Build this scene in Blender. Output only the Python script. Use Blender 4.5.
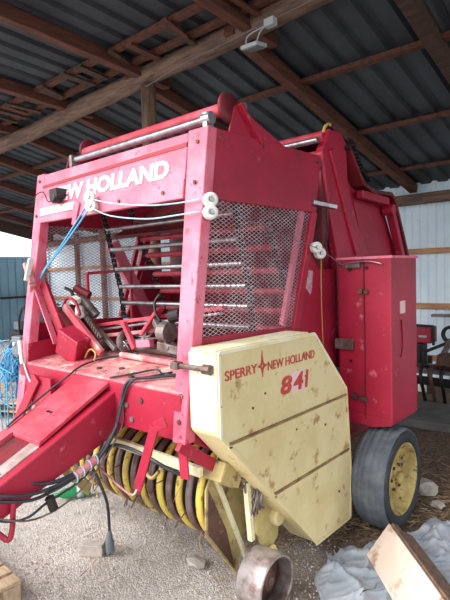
import bpy, bmesh, math, random
from mathutils import Vector, Matrix, Euler
random.seed(7)
S = bpy.context.scene
for o in list(bpy.data.objects): bpy.data.objects.remove(o)
COL = S.collection

# ---------------------------------------------------------------- camera
PITCH = math.atan(28/497.); ROLL = 0.03; YAW = 0.72
Fw = Vector((-math.sin(YAW)*math.cos(PITCH), math.cos(YAW)*math.cos(PITCH), -math.sin(PITCH)))
R0 = Fw.cross(Vector((0, 0, 1))).normalized(); U0 = R0.cross(Fw)
cr, sr = math.cos(ROLL), math.sin(ROLL)
Up = cr*U0 + sr*R0; Rt = cr*R0 - sr*U0
cam_d = bpy.data.cameras.new('camera'); cam = bpy.data.objects.new('camera', cam_d); COL.objects.link(cam)
cam_d.sensor_fit = 'VERTICAL'; cam_d.sensor_height = 24.0; cam_d.lens = 497./600*24.0
cam_d.clip_start = 0.05; cam_d.clip_end = 300
M = Matrix.Identity(4)
for i in range(3):
    M[i][0] = Rt[i]; M[i][1] = Up[i]; M[i][2] = -Fw[i]
M[0][3], M[1][3], M[2][3] = 0, 0, 1.7
cam.matrix_world = M
S.camera = cam

# ---------------------------------------------------------------- sky, sun, exposure
w = bpy.data.worlds.new('sky'); S.world = w; w.use_nodes = True
bg = w.node_tree.nodes['Background']
bg.inputs[0].default_value = (0.86, 0.93, 1.0, 1); bg.inputs[1].default_value = 1.25
sd = bpy.data.lights.new('sun', 'SUN'); sun = bpy.data.objects.new('sun', sd); COL.objects.link(sun)
sd.energy = 3.6; sd.angle = math.radians(50); sd.color = (1.0, 0.97, 0.93)
sdir = Vector((0.34, 0.80, -0.62))      # direction the light travels: in through the open front
sun.rotation_euler = sdir.to_track_quat('-Z', 'Y').to_euler(); sun.location = (-3, -6, 6)
vs = S.view_settings
vs.view_transform = 'Standard'; vs.look = 'None'; vs.gamma = 1.0; vs.use_curve_mapping = False
vs.exposure = 0.58

# ---------------------------------------------------------------- materials
def srgb(c):
    return tuple(((x/255.)/12.92 if x/255. <= .04045 else ((x/255.+.055)/1.055)**2.4) for x in c) + (1,)
def mat(name, col, rough=.5, metal=0, second=None, amt=.5, scale=6., bump=0., bscale=60., detail=6,
        third=None, tamt=.62, tscale=22., coat=0, stretch=None):
    m = bpy.data.materials.new(name); m.use_nodes = True
    nt = m.node_tree; N = nt.nodes; L = nt.links
    b = N['Principled BSDF']
    b.inputs['Roughness'].default_value = rough; b.inputs['Metallic'].default_value = metal
    b.inputs['Base Color'].default_value = srgb(col)
    if coat: b.inputs['Coat Weight'].default_value = coat
    tc = N.new('ShaderNodeTexCoord'); src = tc.outputs['Object']
    if stretch:
        mp = N.new('ShaderNodeMapping'); mp.inputs['Scale'].default_value = stretch
        L.new(src, mp.inputs[0]); src = mp.outputs[0]
    def layer(prev, c, thr, sc, soft=.1):
        n = N.new('ShaderNodeTexNoise'); n.inputs['Scale'].default_value = sc; n.inputs['Detail'].default_value = detail
        n.inputs['Roughness'].default_value = .65
        L.new(src, n.inputs['Vector'])
        r = N.new('ShaderNodeMapRange'); r.inputs[1].default_value = thr-soft; r.inputs[2].default_value = thr+soft
        L.new(n.outputs[0], r.inputs[0])
        mx = N.new('ShaderNodeMix'); mx.data_type = 'RGBA'
        L.new(r.outputs[0], mx.inputs[0])
        if prev is None: mx.inputs[6].default_value = srgb(col)
        else: L.new(prev, mx.inputs[6])
        mx.inputs[7].default_value = srgb(c)
        L.new(mx.outputs[2], b.inputs['Base Color'])
        return mx.outputs[2]
    p = None
    if second: p = layer(None, second, amt, scale)
    if third: p = layer(p, third, tamt, tscale, .045)
    if bump:
        n = N.new('ShaderNodeTexNoise'); n.inputs['Scale'].default_value = bscale; n.inputs['Detail'].default_value = 5
        L.new(src, n.inputs['Vector'])
        bp = N.new('ShaderNodeBump'); bp.inputs['Strength'].default_value = bump; bp.inputs['Distance'].default_value = .01
        L.new(n.outputs[0], bp.inputs['Height']); L.new(bp.outputs[0], b.inputs['Normal'])
    return m
RED   = mat('red_paint', (172, 30, 60), .45, second=(154, 24, 50), amt=.5, scale=3, third=(192, 92, 108), tamt=.66, tscale=12, bump=.06, bscale=25)
FADE  = mat('sun_faded_red_paint', (214, 92, 116), .5, second=(224, 126, 146), amt=.5, scale=4, third=(176, 60, 78), tamt=.64, tscale=15, bump=.06, bscale=25)
DUST  = mat('dusty_red_paint', (188, 76, 90), .8, second=(206, 150, 148), amt=.5, scale=2.6, third=(212, 186, 172), tamt=.6, tscale=7, bump=.2)
ORED  = mat('orange_red_paint', (184, 44, 64), .6, second=(196, 84, 98), amt=.52, scale=6, third=(120, 50, 48), tamt=.74, tscale=40)
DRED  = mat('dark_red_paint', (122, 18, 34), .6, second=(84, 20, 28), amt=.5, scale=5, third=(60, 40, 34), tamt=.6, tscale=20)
YEL   = mat('pale_yellow_paint', (222, 206, 156), .55, second=(210, 190, 136), amt=.55, scale=3, third=(170, 132, 84), tamt=.63, tscale=9)
YELT  = mat('paler_yellow_paint', (234, 228, 196), .6, second=(220, 208, 156), amt=.55, scale=5, third=(150, 100, 60), tamt=.66, tscale=26)
OLIVE = mat('grimy_yellow_paint', (196, 180, 118), .65, second=(164, 144, 98), amt=.5, scale=4, third=(112, 84, 60), tamt=.6, tscale=9, bump=.2)
BAND  = mat('pickup_yellow', (222, 194, 88), .35, second=(204, 172, 92), amt=.55, scale=8, third=(120, 88, 60), tamt=.6, tscale=22)
RUST  = mat('rusty_steel', (112, 78, 62), .6, .35, second=(84, 62, 58), amt=.5, scale=9, third=(140, 120, 110), tamt=.62, tscale=30)
STEEL = mat('worn_steel', (176, 174, 180), .32, .85, second=(140, 132, 134), amt=.55, scale=12)
DULL  = mat('dull_steel', (140, 132, 130), .5, .6, second=(104, 84, 76), amt=.5, scale=10)
BLACK = mat('black_steel', (34, 32, 34), .5, .3, second=(52, 44, 40), amt=.55, scale=10)
HOSE  = mat('black_rubber_hose', (44, 48, 56), .45, second=(66, 68, 74), amt=.6, scale=10)
RUB   = mat('tyre_rubber', (84, 90, 98), .8, second=(108, 112, 118), amt=.52, scale=9, bump=.25, bscale=90)
RUBD  = mat('tyre_sidewall_rubber', (40, 42, 46), .7, second=(56, 58, 60), amt=.52, scale=9)
RIM   = mat('dirty_yellow_rim', (196, 172, 104), .6, second=(160, 132, 76), amt=.5, scale=8, third=(84, 62, 44), tamt=.6, tscale=14)
WHITE = mat('white_porcelain', (226, 224, 216), .35)
WLET  = mat('white_lettering', (240, 232, 232), .6, second=(230, 200, 204), amt=.6, scale=30)
RLET  = mat('red_lettering', (192, 60, 58), .6, second=(204, 120, 100), amt=.62, scale=40)
PINK  = mat('pale_sticker', (232, 200, 200), .6)
STK   = mat('weathered_sticker', (205, 178, 190), .6, second=(170, 120, 140), amt=.55, scale=30)
MESHM = mat('expanded_metal', (196, 178, 182), .55, .1, second=(160, 110, 120), amt=.5, scale=8)
BTW   = mat('blue_twine', (86, 164, 208), .6)
WTW   = mat('pale_twine', (160, 204, 218), .6)
OTW   = mat('straw_twine', (190, 150, 80), .7)
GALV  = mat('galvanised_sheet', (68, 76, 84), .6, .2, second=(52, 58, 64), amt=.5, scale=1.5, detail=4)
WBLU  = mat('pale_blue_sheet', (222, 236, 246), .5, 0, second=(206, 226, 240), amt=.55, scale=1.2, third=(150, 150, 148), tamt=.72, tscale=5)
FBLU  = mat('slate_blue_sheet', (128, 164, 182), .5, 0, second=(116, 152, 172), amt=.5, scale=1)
WOODR = mat('reddish_timber', (104, 60, 42), .75, second=(74, 44, 34), amt=.5, scale=3, stretch=(8, 1, 8), bump=.3, bscale=20)
WOODB = mat('brown_timber', (84, 62, 50), .8, second=(58, 42, 36), amt=.5, scale=3, stretch=(1, 8, 8), bump=.3, bscale=20)
LOG   = mat('debarked_log', (122, 96, 80), .8, second=(86, 66, 56), amt=.5, scale=2.5, stretch=(1, 7, 7), bump=.5, bscale=14, third=(66, 46, 38), tamt=.66, tscale=5)
POSTM = mat('round_post_wood', (132, 104, 84), .8, second=(98, 74, 60), amt=.5, scale=3, stretch=(8, 8, 1), bump=.4, bscale=14)
BATT  = mat('orange_batten', (196, 146, 104), .75, second=(170, 120, 84), amt=.5, scale=3, stretch=(1, 8, 8))
PALW  = mat('pallet_wood', (198, 174, 144), .8, second=(170, 146, 118), amt=.5, scale=5, stretch=(1.5, 8, 8), bump=.3, bscale=30)
PLY   = mat('pale_board', (206, 186, 172), .65, second=(216, 200, 188), amt=.5, scale=4, third=(160, 120, 98), tamt=.6, tscale=5)
PLYD  = mat('board_edge', (120, 92, 74), .8, second=(92, 70, 58), amt=.5, scale=6, stretch=(6, 1, 6))
PLAST = mat('grey_plastic_sheet', (176, 182, 190), .5, second=(150, 158, 170), amt=.5, scale=6, bump=.4, bscale=14)
STONE = mat('pale_stone', (186, 176, 166), .85, second=(160, 150, 140), amt=.5, scale=12, bump=.5, bscale=30)
CONC  = mat('grey_concrete', (120, 116, 114), .85, second=(100, 96, 94), amt=.5, scale=6, bump=.3, bscale=30)
STRAW = mat('straw', (188, 164, 126), .8, second=(132, 108, 80), amt=.5, scale=12)
PEB   = mat('gravel_pebble', (216, 208, 202), .85, second=(170, 160, 154), amt=.5, scale=18)
GREY  = mat('grey_plastic', (108, 116, 124), .5)
LGREY = mat('light_grey_plastic', (176, 182, 182), .5)
GLASS = mat('grimy_lamp_glass', (120, 132, 128), .2)
TEAL  = mat('teal_scrap', (90, 150, 140), .6)
def glassmat():
    m = mat('green_bottle_glass', (58, 170, 110), .12)
    b = m.node_tree.nodes['Principled BSDF']; b.inputs['Transmission Weight'].default_value = .6; b.inputs['IOR'].default_value = 1.3
    return m
GREEN = glassmat()
def groundmat():
    m = bpy.data.materials.new('gravel_and_soil'); m.use_nodes = True
    nt = m.node_tree; N = nt.nodes; L = nt.links; b = N['Principled BSDF']; b.inputs['Roughness'].default_value = .92
    tc = N.new('ShaderNodeTexCoord')
    v = N.new('ShaderNodeTexVoronoi'); v.inputs['Scale'].default_value = 120; L.new(tc.outputs['Object'], v.inputs['Vector'])
    g = N.new('ShaderNodeValToRGB'); L.new(v.outputs['Color'], g.inputs[0])
    g.color_ramp.elements[0].color = srgb((172, 162, 155)); g.color_ramp.elements[1].color = srgb((232, 223, 215))
    n = N.new('ShaderNodeTexNoise'); n.inputs['Scale'].default_value = 3; n.inputs['Detail'].default_value = 8; L.new(tc.outputs['Object'], n.inputs['Vector'])
    s = N.new('ShaderNodeValToRGB'); n3 = N.new('ShaderNodeTexNoise'); n3.inputs['Scale'].default_value = 40; n3.inputs['Detail'].default_value = 6
    L.new(tc.outputs['Object'], n3.inputs['Vector']); L.new(n3.outputs[0], s.inputs[0])
    s.color_ramp.elements[0].position = .35; s.color_ramp.elements[1].position = .7
    s.color_ramp.elements[0].color = srgb((84, 64, 50)); s.color_ramp.elements[1].color = srgb((150, 122, 98))
    # trodden soil and chaff lies to the rear right, stone chippings to the front left
    sx = N.new('ShaderNodeSeparateXYZ'); L.new(tc.outputs['Object'], sx.inputs[0])
    a = N.new('ShaderNodeMath'); a.operation = 'MULTIPLY'; a.inputs[1].default_value = .9; L.new(sx.outputs[1], a.inputs[0])
    d = N.new('ShaderNodeMath'); d.operation = 'ADD'; L.new(a.outputs[0], d.inputs[0]); L.new(sx.outputs[0], d.inputs[1])
    e = N.new('ShaderNodeMath'); e.operation = 'MULTIPLY_ADD'; e.inputs[1].default_value = 1.6; L.new(n.outputs[0], e.inputs[0]); L.new(d.outputs[0], e.inputs[2])
    r = N.new('ShaderNodeMapRange'); r.inputs[1].default_value = .75; r.inputs[2].default_value = 1.9; L.new(e.outputs[0], r.inputs[0])
    mx = N.new('ShaderNodeMix'); mx.data_type = 'RGBA'; L.new(r.outputs[0], mx.inputs[0]); L.new(g.outputs[0], mx.inputs[6]); L.new(s.outputs[0], mx.inputs[7])
    L.new(mx.outputs[2], b.inputs['Base Color'])
    bp = N.new('ShaderNodeBump'); bp.inputs['Strength'].default_value = .8; bp.inputs['Distance'].default_value = .012
    L.new(v.outputs['Distance'], bp.inputs['Height']); bp.invert = True; L.new(bp.outputs[0], b.inputs['Normal'])
    return m
GROUND = groundmat()

SEAM = mat('rusty_seam', (150, 122, 78), .7, second=(112, 78, 52), amt=.5, scale=9)
STRIP = mat('dark_crimson_strip', (150, 14, 40), .5)
# ---------------------------------------------------------------- helpers
class MB:
    def __init__(s): s.bm = bmesh.new()
    def box(s, a, b, rot=None, about=None):
        a, b = Vector(a), Vector(b); c = (a+b)/2; d = b-a
        m = Matrix.Translation(c) @ Matrix.Diagonal((abs(d.x), abs(d.y), abs(d.z), 1))
        if rot is not None:
            p = Vector(about) if about is not None else c
            m = Matrix.Translation(p) @ rot.to_matrix().to_4x4() @ Matrix.Translation(-p) @ m
        bmesh.ops.create_cube(s.bm, size=1, matrix=m); return s
    def bar(s, a, b, w, h, up=(0, 0, 1)):       # rectangular bar from a to b; w across, h along up
        a, b = Vector(a), Vector(b); t = (b-a); L = t.length; t.normalize()
        x = t.cross(Vector(up)).normalized(); u = x.cross(t)
        m = Matrix.Identity(4)
        for i in range(3): m[i][0], m[i][1], m[i][2] = x[i]*w, t[i]*L, u[i]*h
        m = Matrix.Translation((a+b)/2) @ m
        bmesh.ops.create_cube(s.bm, size=1, matrix=m); return s
    def cyl(s, a, b, r, n=20, r2=None):
        a, b = Vector(a), Vector(b); t = b-a; q = t.to_track_quat('Z', 'Y').to_matrix().to_4x4()
        bmesh.ops.create_cone(s.bm, cap_ends=True, segments=n, radius1=r, radius2=r if r2 is None else r2, depth=t.length, matrix=Matrix.Translation((a+b)/2) @ q)
        return s
    def tube(s, pts, r, n=8, smooth=3):
        P = [Vector(p) for p in pts]
        if smooth and len(P) > 2:
            Q = []
            for i in range(len(P)-1):
                p0 = P[max(i-1, 0)]; p1 = P[i]; p2 = P[i+1]; p3 = P[min(i+2, len(P)-1)]
                for k in range(smooth+1):
                    t = k/(smooth+1)
                    Q.append(.5*((2*p1)+(-p0+p2)*t+(2*p0-5*p1+4*p2-p3)*t*t+(-p0+3*p1-3*p2+p3)*t**3))
            Q.append(P[-1]); P = Q
        rings = []; ref = None
        for i, p in enumerate(P):
            t = (P[min(i+1, len(P)-1)]-P[max(i-1, 0)])
            if t.length < 1e-7: t = Vector((0, 0, 1))
            t.normalize()
            if ref is None:
                ref = t.orthogonal().normalized()
            ref = (ref - t*ref.dot(t))
            if ref.length < 1e-6: ref = t.orthogonal()
            ref.normalize(); y = t.cross(ref)
            rings.append([s.bm.verts.new(p+ref*math.cos(2*math.pi*k/n)*r+y*math.sin(2*math.pi*k/n)*r) for k in range(n)])
        for i in range(len(rings)-1):
            for k in range(n):
                f = s.bm.faces.new((rings[i][k], rings[i][(k+1) % n], rings[i+1][(k+1) % n], rings[i+1][k])); f.smooth = True
        s.bm.faces.new(rings[0][::-1]); s.bm.faces.new(rings[-1]); return s
    def prism(s, poly, axis, a, b):             # poly: list of 2-D points in the plane across axis, extruded a..b
        def P(u, v, t):
            return {'x': (t, u, v), 'y': (u, t, v), 'z': (u, v, t)}[axis]
        A = [s.bm.verts.new(P(u, v, a)) for u, v in poly]; B = [s.bm.verts.new(P(u, v, b)) for u, v in poly]
        s.bm.faces.new(A[::-1]); s.bm.faces.new(B); n = len(poly)
        for i in range(n): s.bm.faces.new((A[i], A[(i+1) % n], B[(i+1) % n], B[i]))
        return s
    def hexa(s, A, B):                          # two corresponding polygons joined into a solid
        A = [s.bm.verts.new(p) for p in A]; B = [s.bm.verts.new(p) for p in B]
        s.bm.faces.new(A[::-1]); s.bm.faces.new(B); n = len(A)
        for i in range(n): s.bm.faces.new((A[i], A[(i+1) % n], B[(i+1) % n], B[i]))
        return s
    def lathe(s, prof, c, axis='x', n=40, a0=0, a1=2*math.pi):   # prof: (along axis, radius), closed loop
        full = abs(a1-a0-2*math.pi) < 1e-6; steps = n if full else n+1; rings = []
        for k in range(steps):
            a = a0+(a1-a0)*k/n; ring = []
            for t, r in prof:
                u, v = r*math.cos(a), r*math.sin(a)
                p = {'x': (t, u, v), 'y': (u, t, v), 'z': (u, v, t)}[axis]
                ring.append(s.bm.verts.new((p[0]+c[0], p[1]+c[1], p[2]+c[2])))
            rings.append(ring)
        m = len(prof)
        for k in range(n if full else n):
            A = rings[k]; B = rings[(k+1) % steps]
            for i in range(m):
                f = s.bm.faces.new((A[i], A[(i+1) % m], B[(i+1) % m], B[i])); f.smooth = True
        if not full:
            s.bm.faces.new(rings[0]); s.bm.faces.new(rings[-1][::-1])
        return s
    def obj(s, name, m, parent=None, bevel=0, label=None, smooth=False, kind=None):
        bmesh.ops.recalc_face_normals(s.bm, faces=s.bm.faces)
        me = bpy.data.meshes.new(name); s.bm.to_mesh(me); s.bm.free()
        me.materials.append(m)
        o = bpy.data.objects.new(name, me); COL.objects.link(o)
        if smooth:
            for p in me.polygons: p.use_smooth = True
        if parent is not None: attach(o, parent)
        if bevel:
            b = o.modifiers.new('bevel', 'BEVEL'); b.width = bevel; b.segments = 2; b.limit_method = 'ANGLE'; b.angle_limit = math.radians(40)
        if label: o['label'] = label
        if kind: o['kind'] = kind
        return o
def wloc(o):
    v = Vector(o.location)
    return v
BASE = {}
def attach(o, parent):
    o.parent = parent
    base = BASE.get(parent.name, Vector((0, 0, 0)))
    if parent.type == 'EMPTY':
        o.matrix_parent_inverse = Matrix.Translation(-base)
def tag(o, label, cat, group=None):
    o['label'] = label; o['category'] = cat
    if group: o['group'] = group
    return o
def thing(name, loc, label, cat, group=None):
    o = bpy.data.objects.new(name, None); COL.objects.link(o); o.location = loc; o.empty_display_size = .1
    BASE[o.name] = Vector(loc); return tag(o, label, cat, group)
def struct(o): o['kind'] = 'structure'; return o
def copy_obj(o, loc=None, parent=None):
    c = o.copy(); COL.objects.link(c)
    if parent is not None: c.parent = parent
    if loc is not None: c.location = loc
    return c
def text_mesh(name, txt, height, width, mtx, m, parent, bold=0.0, depth=.002, shear=0, label=None):
    cu = bpy.data.curves.new(name, 'FONT'); cu.body = txt; cu.size = 1; cu.extrude = .01; cu.offset = bold; cu.shear = shear
    t = bpy.data.objects.new(name, cu); COL.objects.link(t)
    bpy.context.view_layer.update()
    me = bpy.data.meshes.new_from_object(t.evaluated_get(bpy.context.evaluated_depsgraph_get()))
    bpy.data.objects.remove(t)
    xs = [v.co.x for v in me.vertices]; ys = [v.co.y for v in me.vertices]
    x0, x1, y0, y1 = min(xs), max(xs), min(ys), max(ys)
    for v in me.vertices:
        x = (v.co.x-x0)/(x1-x0)*width; y = (v.co.y-y0)/(y1-y0)*height; z = (v.co.z+.01)/.02*depth
        v.co = mtx @ Vector((x, y, z))
    me.materials.clear(); me.materials.append(m)
    o = bpy.data.objects.new(name, me); COL.objects.link(o)
    if parent: attach(o, parent)
    if label: o['label'] = label
    return o
def corrugated(p0, ux, uy, width, length, pitch, depth, groove, thick=.004):
    """sheet starting at p0; ribs run along uy and repeat along ux"""
    mb = MB(); p0 = Vector(p0); ux = Vector(ux).normalized(); uy = Vector(uy).normalized(); nz = ux.cross(uy).normalized()
    n = int(width/pitch); prof = []
    for i in range(n):
        a = i*pitch
        prof += [(a, 0), (a+pitch*(1-groove)-pitch*.06, 0), (a+pitch*(1-groove)+pitch*.04, depth), (a+pitch-pitch*.1, depth)]
    prof.append((n*pitch, 0))
    R = []
    for (t, h) in prof:
        R.append([mb.bm.verts.new(p0+ux*t+nz*h), mb.bm.verts.new(p0+ux*t+nz*h+uy*length),
                  mb.bm.verts.new(p0+ux*t+nz*(h+thick)+uy*length), mb.bm.verts.new(p0+ux*t+nz*(h+thick))])
    for A, B in zip(R, R[1:]):
        for i in range(4): mb.bm.faces.new((A[i], A[(i+1) % 4], B[(i+1) % 4], B[i]))
    mb.bm.faces.new(R[0]); mb.bm.faces.new(R[-1][::-1])
    return mb

# ================================================================= THE SHED
# floor
mb = MB(); bmesh.ops.create_grid(mb.bm, x_segments=200, y_segments=160, size=1)
for v in mb.bm.verts:
    v.co.x = v.co.x*24-8; v.co.y = v.co.y*16+2
    v.co.z = -.012+.006*math.sin(v.co.x*3.1)*math.cos(v.co.y*2.3)
struct(mb.obj('floor', GROUND, smooth=True))
RZ = 3.80
def roofB(y): return RZ-.22*(y-3.4)
def roofA(y): return RZ+.06*(3.4-y)
yB = 7.45
lenB = math.hypot(yB-3.4+.35, .22*(yB-3.4+.35))
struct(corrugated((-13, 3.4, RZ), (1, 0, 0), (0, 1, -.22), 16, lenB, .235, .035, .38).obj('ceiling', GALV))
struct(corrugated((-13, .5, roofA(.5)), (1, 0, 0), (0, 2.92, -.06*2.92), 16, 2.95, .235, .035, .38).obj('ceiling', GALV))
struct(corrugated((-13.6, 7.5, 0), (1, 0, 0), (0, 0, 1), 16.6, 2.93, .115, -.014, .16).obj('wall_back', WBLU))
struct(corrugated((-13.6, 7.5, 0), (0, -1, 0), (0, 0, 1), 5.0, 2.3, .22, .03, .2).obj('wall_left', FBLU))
struct(MB().box((-13.5, 2.5, 1.14), (-13.42, 7.4, 1.2)).obj('trim_14', BLACK))
# rafters, purlins, log plate, wall battens
k = 1
for i in range(9):
    X = -1.42-1.34*i
    struct(MB().bar((X, 3.3, roofB(3.3)-.07), (X, yB, roofB(yB)-.07), .11, .12).obj('trim_%d' % k, WOODR if i else WOODB, bevel=.006)); k += 1
for i in range(9):
    X = -1.2-1.385*i
    struct(MB().bar((X, .6, roofA(.6)-.07), (X, 3.7, roofA(3.7)-.07), .10, .12).obj('trim_%d' % (20+i), WOODR, bevel=.006))
for i, y in enumerate((4.36, 5.58, 6.8)):
    struct(MB().bar((-13, y, roofB(y)-.028), (2.5, y, roofB(y)-.028), .09, .045).obj('trim_%d' % (40+i), WOODR, bevel=.004))
for i, y in enumerate((1.5, 2.95, 3.22)):
    struct(MB().bar((-13, y, roofA(y)-.03), (2.5, y, roofA(y)-.03), .07 if i else .09, .045).obj('trim_%d' % (45+i), WOODR if i else WOODB, bevel=.004))
# offcuts nailed beside the battens (the rough lattice seen above the log)
for i in range(36):
    X = -8.4+i*.2+random.uniform(-.08, .08)
    if random.random() < .25: continue
    y0 = 2.86+random.uniform(-.02, .06); y1 = 3.24+random.uniform(-.1, .08)
    struct(MB().bar((X, y0, roofA(y0)-.068), (X+random.uniform(-.10, .10), y1, roofA(y1)-.068), random.uniform(.04, .10), .022).obj('trim_%d' % (60+i), WOODB if i % 3 else WOODR))
struct(MB().bar((-13, .6, roofA(.6)-.14), (-13, 3.4, roofA(3.4)-.14), .04, .3).obj('trim_130', WOODB))
struct(MB().bar((-13, 3.4, roofB(3.4)-.14), (-13, 7.6, roofB(7.6)-.14), .04, .3).obj('trim_131', WOODB))
# log plate
mb = MB(); pts = []
for i in range(24):
    X = 2.2-i*.66
    pts.append((X, 3.4+.012*math.sin(i*1.7), 3.745+.030*(X+2.5)*1.0+.010*math.sin(i*2.3)))
mb.tube(pts, .098, 14, 2)
struct(mb.obj('trim_50', LOG))
# round posts carrying the log
for i, X in enumerate((-3.93, -8.1, -12.2)):
    zt = 3.745+.03*(X+2.5)-.09
    struct(MB().tube([(X+.02, 3.42, 0), (X-.01, 3.4, 1.5), (X, 3.4, zt)], .075, 12, 2).obj('trim_%d' % (51+i), POSTM))
# back wall beams and posts
struct(MB().bar((-13.5, 7.38, 2.63), (2.8, 7.38, 2.70), .14, .15).obj('trim_55', LOG, bevel=.02))
for i, z in enumerate((1.92, 1.115, .35)):
    struct(MB().bar((-13.5, 7.44, z), (2.8, 7.44, z), .06, .075).obj('trim_%d' % (56+i), BATT, bevel=.004))
for i, X in enumerate((-13.3, -11.6, -10.45, -8.9, -7.2, -5.4, -3.6, -.7)):
    struct(MB().bar((X, 7.36, 0), (X, 7.36, 2.85), .11, .11, up=(0, 1, 0)).obj('trim_%d' % (110+i), POSTM, bevel=.01))

# ================================================================= THE BALER
XL, XR = -3.28, -1.65
B = thing('round_baler', (-2.46, 3.0, 0), 'large red round hay baler with pale yellow side shield, parked under the shed roof', 'baler')
KF = .225/1.482
def fy(z): return 1.57+(z-.927)*KF          # y of the leaning front plane at height z
# front posts (channel section, leaning back)
def post(x0, x1, zb):
    mb = MB(); t = .075
    mb.hexa([(x0, fy(zb), zb), (x1, fy(zb), zb), (x1, fy(zb)+t, zb), (x0, fy(zb)+t, zb)],
            [(x0, fy(2.41), 2.41), (x1, fy(2.41), 2.41), (x1, fy(2.41)+t, 2.41), (x0, fy(2.41)+t, 2.41)])
    return mb
pr = post(XR-.135, XR-.015, 1.3); pr.bm.free()
def tpost(xo, xi_top, xi_bot, zb):
    mb = MB(); t = .07; zt = 2.41
    mb.hexa([(xo, fy(zb), zb), (xi_bot, fy(zb), zb), (xi_bot, fy(zb)+t, zb), (xo, fy(zb)+t, zb)],
            [(xo, fy(zt), zt), (xi_top, fy(zt), zt), (xi_top, fy(zt)+t, zt), (xo, fy(zt)+t, zt)])
    return mb
rp = tpost(XR, XR-.135, XR-.085, .90).obj('front_post', FADE, B, .006)
lp = tpost(XL, XL+.10, XL+.085, .80).obj('front_post', FADE, B, .006)
def bolt(parent, p, n, r=.011, m=RUST, name='bolt'):
    p = Vector(p); n = Vector(n).normalized()
    return MB().cyl(p-n*.004, p+n*.008, r, 6).obj(name, m, parent)
for z in (2.34, 2.14): bolt(rp, (XR-.06, fy(z), z), (0, -1, 0))
for z in (1.0, 1.12): bolt(rp, (XR-.045, fy(z), z), (0, -1, 0), .013)
for z in (2.36, 2.12): bolt(lp, (XL+.045, fy(z), z), (0, -1, 0))
# header box
mb = MB(); zb, zt = 2.075, 2.425; d = .16; e = .002
a, b_ = XL+.10, XR-.135
def fq(x, z, off=0): return (x, fy(z)+off, z)
mb.hexa([fq(a, 2.15, .0), fq(b_, 2.15, .0), fq(b_, 2.15, d), fq(a, 2.15, d)], [fq(a, 2.40, .0), fq(b_, 2.40, .0), fq(b_, 2.40, d), fq(a, 2.40, d)])
mb.hexa([fq(a, 2.07, -.006), fq(b_, 2.07, -.006), fq(b_, 2.07, .03), fq(a, 2.07, .03)], [fq(a, 2.17, -.006), fq(b_, 2.17, -.006), fq(b_, 2.17, .03), fq(a, 2.17, .03)])
hd = mb.obj('header_panel', FADE, B, .005)
MB().hexa([fq(a, 2.305, -.004), fq(b_, 2.33, -.004), fq(b_, 2.33, .02), fq(a, 2.305, .02)], [fq(a, 2.325, -.004), fq(b_, 2.352, -.004), fq(b_, 2.352, .02), fq(a, 2.325, .02)]).obj('trim_strip', STRIP, hd, label='darker red strip across header')
MB().hexa([fq(XL+.11, 2.115, -.012), fq(-2.76, 2.12, -.012), fq(-2.76, 2.12, 0), fq(XL+.11, 2.115, 0)], [fq(XL+.11, 2.165, -.012), fq(-2.76, 2.17, -.012), fq(-2.76, 2.17, 0), fq(XL+.11, 2.165, 0)]).obj('sticker', PINK, hd, label='long blank whitish sticker')
u = Vector((0, KF, 1)).normalized()
mt = Matrix((( 1, 0, 0, -3.055), (0, u.y, -1, fy(2.19)-.001), (0, u.z, 0, 2.19), (0, 0, 0, 1)))
mt = Matrix.Translation((0, 0, 0)) @ mt
text_mesh('lettering', 'NEW HOLLAND', .100, 1.15, mt, WLET, hd, bold=.045, depth=.003, label='white block capitals on red header')
for x in (-2.63, -2.3, -1.93): bolt(hd, fq(x, 2.115, -.006), (0, -1, 0))
# tab and lamp on the header
MB().hexa([fq(-2.755, 2.02, -.02), fq(-2.715, 2.02, -.02), fq(-2.715, 2.02, -.012), fq(-2.755, 2.02, -.012)], [fq(-2.755, 2.18, -.02), fq(-2.69, 2.15, -.02), fq(-2.69, 2.15, -.008), fq(-2.755, 2.18, -.008)]).obj('bracket_tab', FADE, B, .003)
mb = MB().box((-2.965, fy(2.24)-.075, 2.20), (-2.875, fy(2.24)-.0, 2.265)); mb.cyl((-2.92, fy(2.23)-.02, 2.20), (-2.92, fy(2.23)-.08, 2.205), .032, 14)
lampo = mb.obj('work_lamp', BLACK, B, .008)
MB().tube([(-2.965, fy(2.2)-.02, 2.21), (-3.06, fy(2.2)-.02, 2.20), (-3.12, fy(2.2)-.02, 2.27), (-3.22, fy(2.2)-.02, 2.26), (-3.25, fy(2.2)-.02, 2.20)], .004, 6).obj('cable', BLACK, lampo)
# white reel insulators
def insulator(p, ax):
    p = Vector(p); ax = Vector(ax).normalized()
    mb = MB(); prof = [(-.020, .010), (-.020, .034), (-.010, .036), (-.004, .024), (.004, .024), (.010, .036), (.020, .034), (.024, .012)]
    mb.lathe(prof, (0, 0, 0), 'x', 24)
    q = Vector((1, 0, 0)).rotation_difference(ax).to_matrix().to_4x4()
    mb.bm.transform(Matrix.Translation(p) @ q)
    o = mb.obj('insulator', WHITE, B)
    MB().cyl(p-ax*.03, p+ax*.032, .011, 8).obj('bolt', STEEL, o)
insulator((-2.525, fy(2.16)-.05, 2.16), (.55, -1, .1)); insulator((-2.505, fy(2.11)-.05, 2.105), (.55, -1, .1))
insulator((-1.618, 1.76, 2.045), (1, -.6, 0)); insulator((-1.615, 1.755, 1.985), (1, -.6, 0))
insulator((-1.615, 2.715, 1.835), (1, -.6, 0)); insulator((-1.615, 2.76, 1.80), (1, -.6, 0))
def twine(pts, r, m, name='twine'): return MB().tube(pts, r, 6).obj(name, m, B)
twine([(-2.51, 1.70, 2.15), (-2.3, 1.69, 2.10), (-2.0, 1.69, 2.055), (-1.8, 1.71, 2.045), (-1.65, 1.725, 2.05)], .004, WTW)
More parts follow.
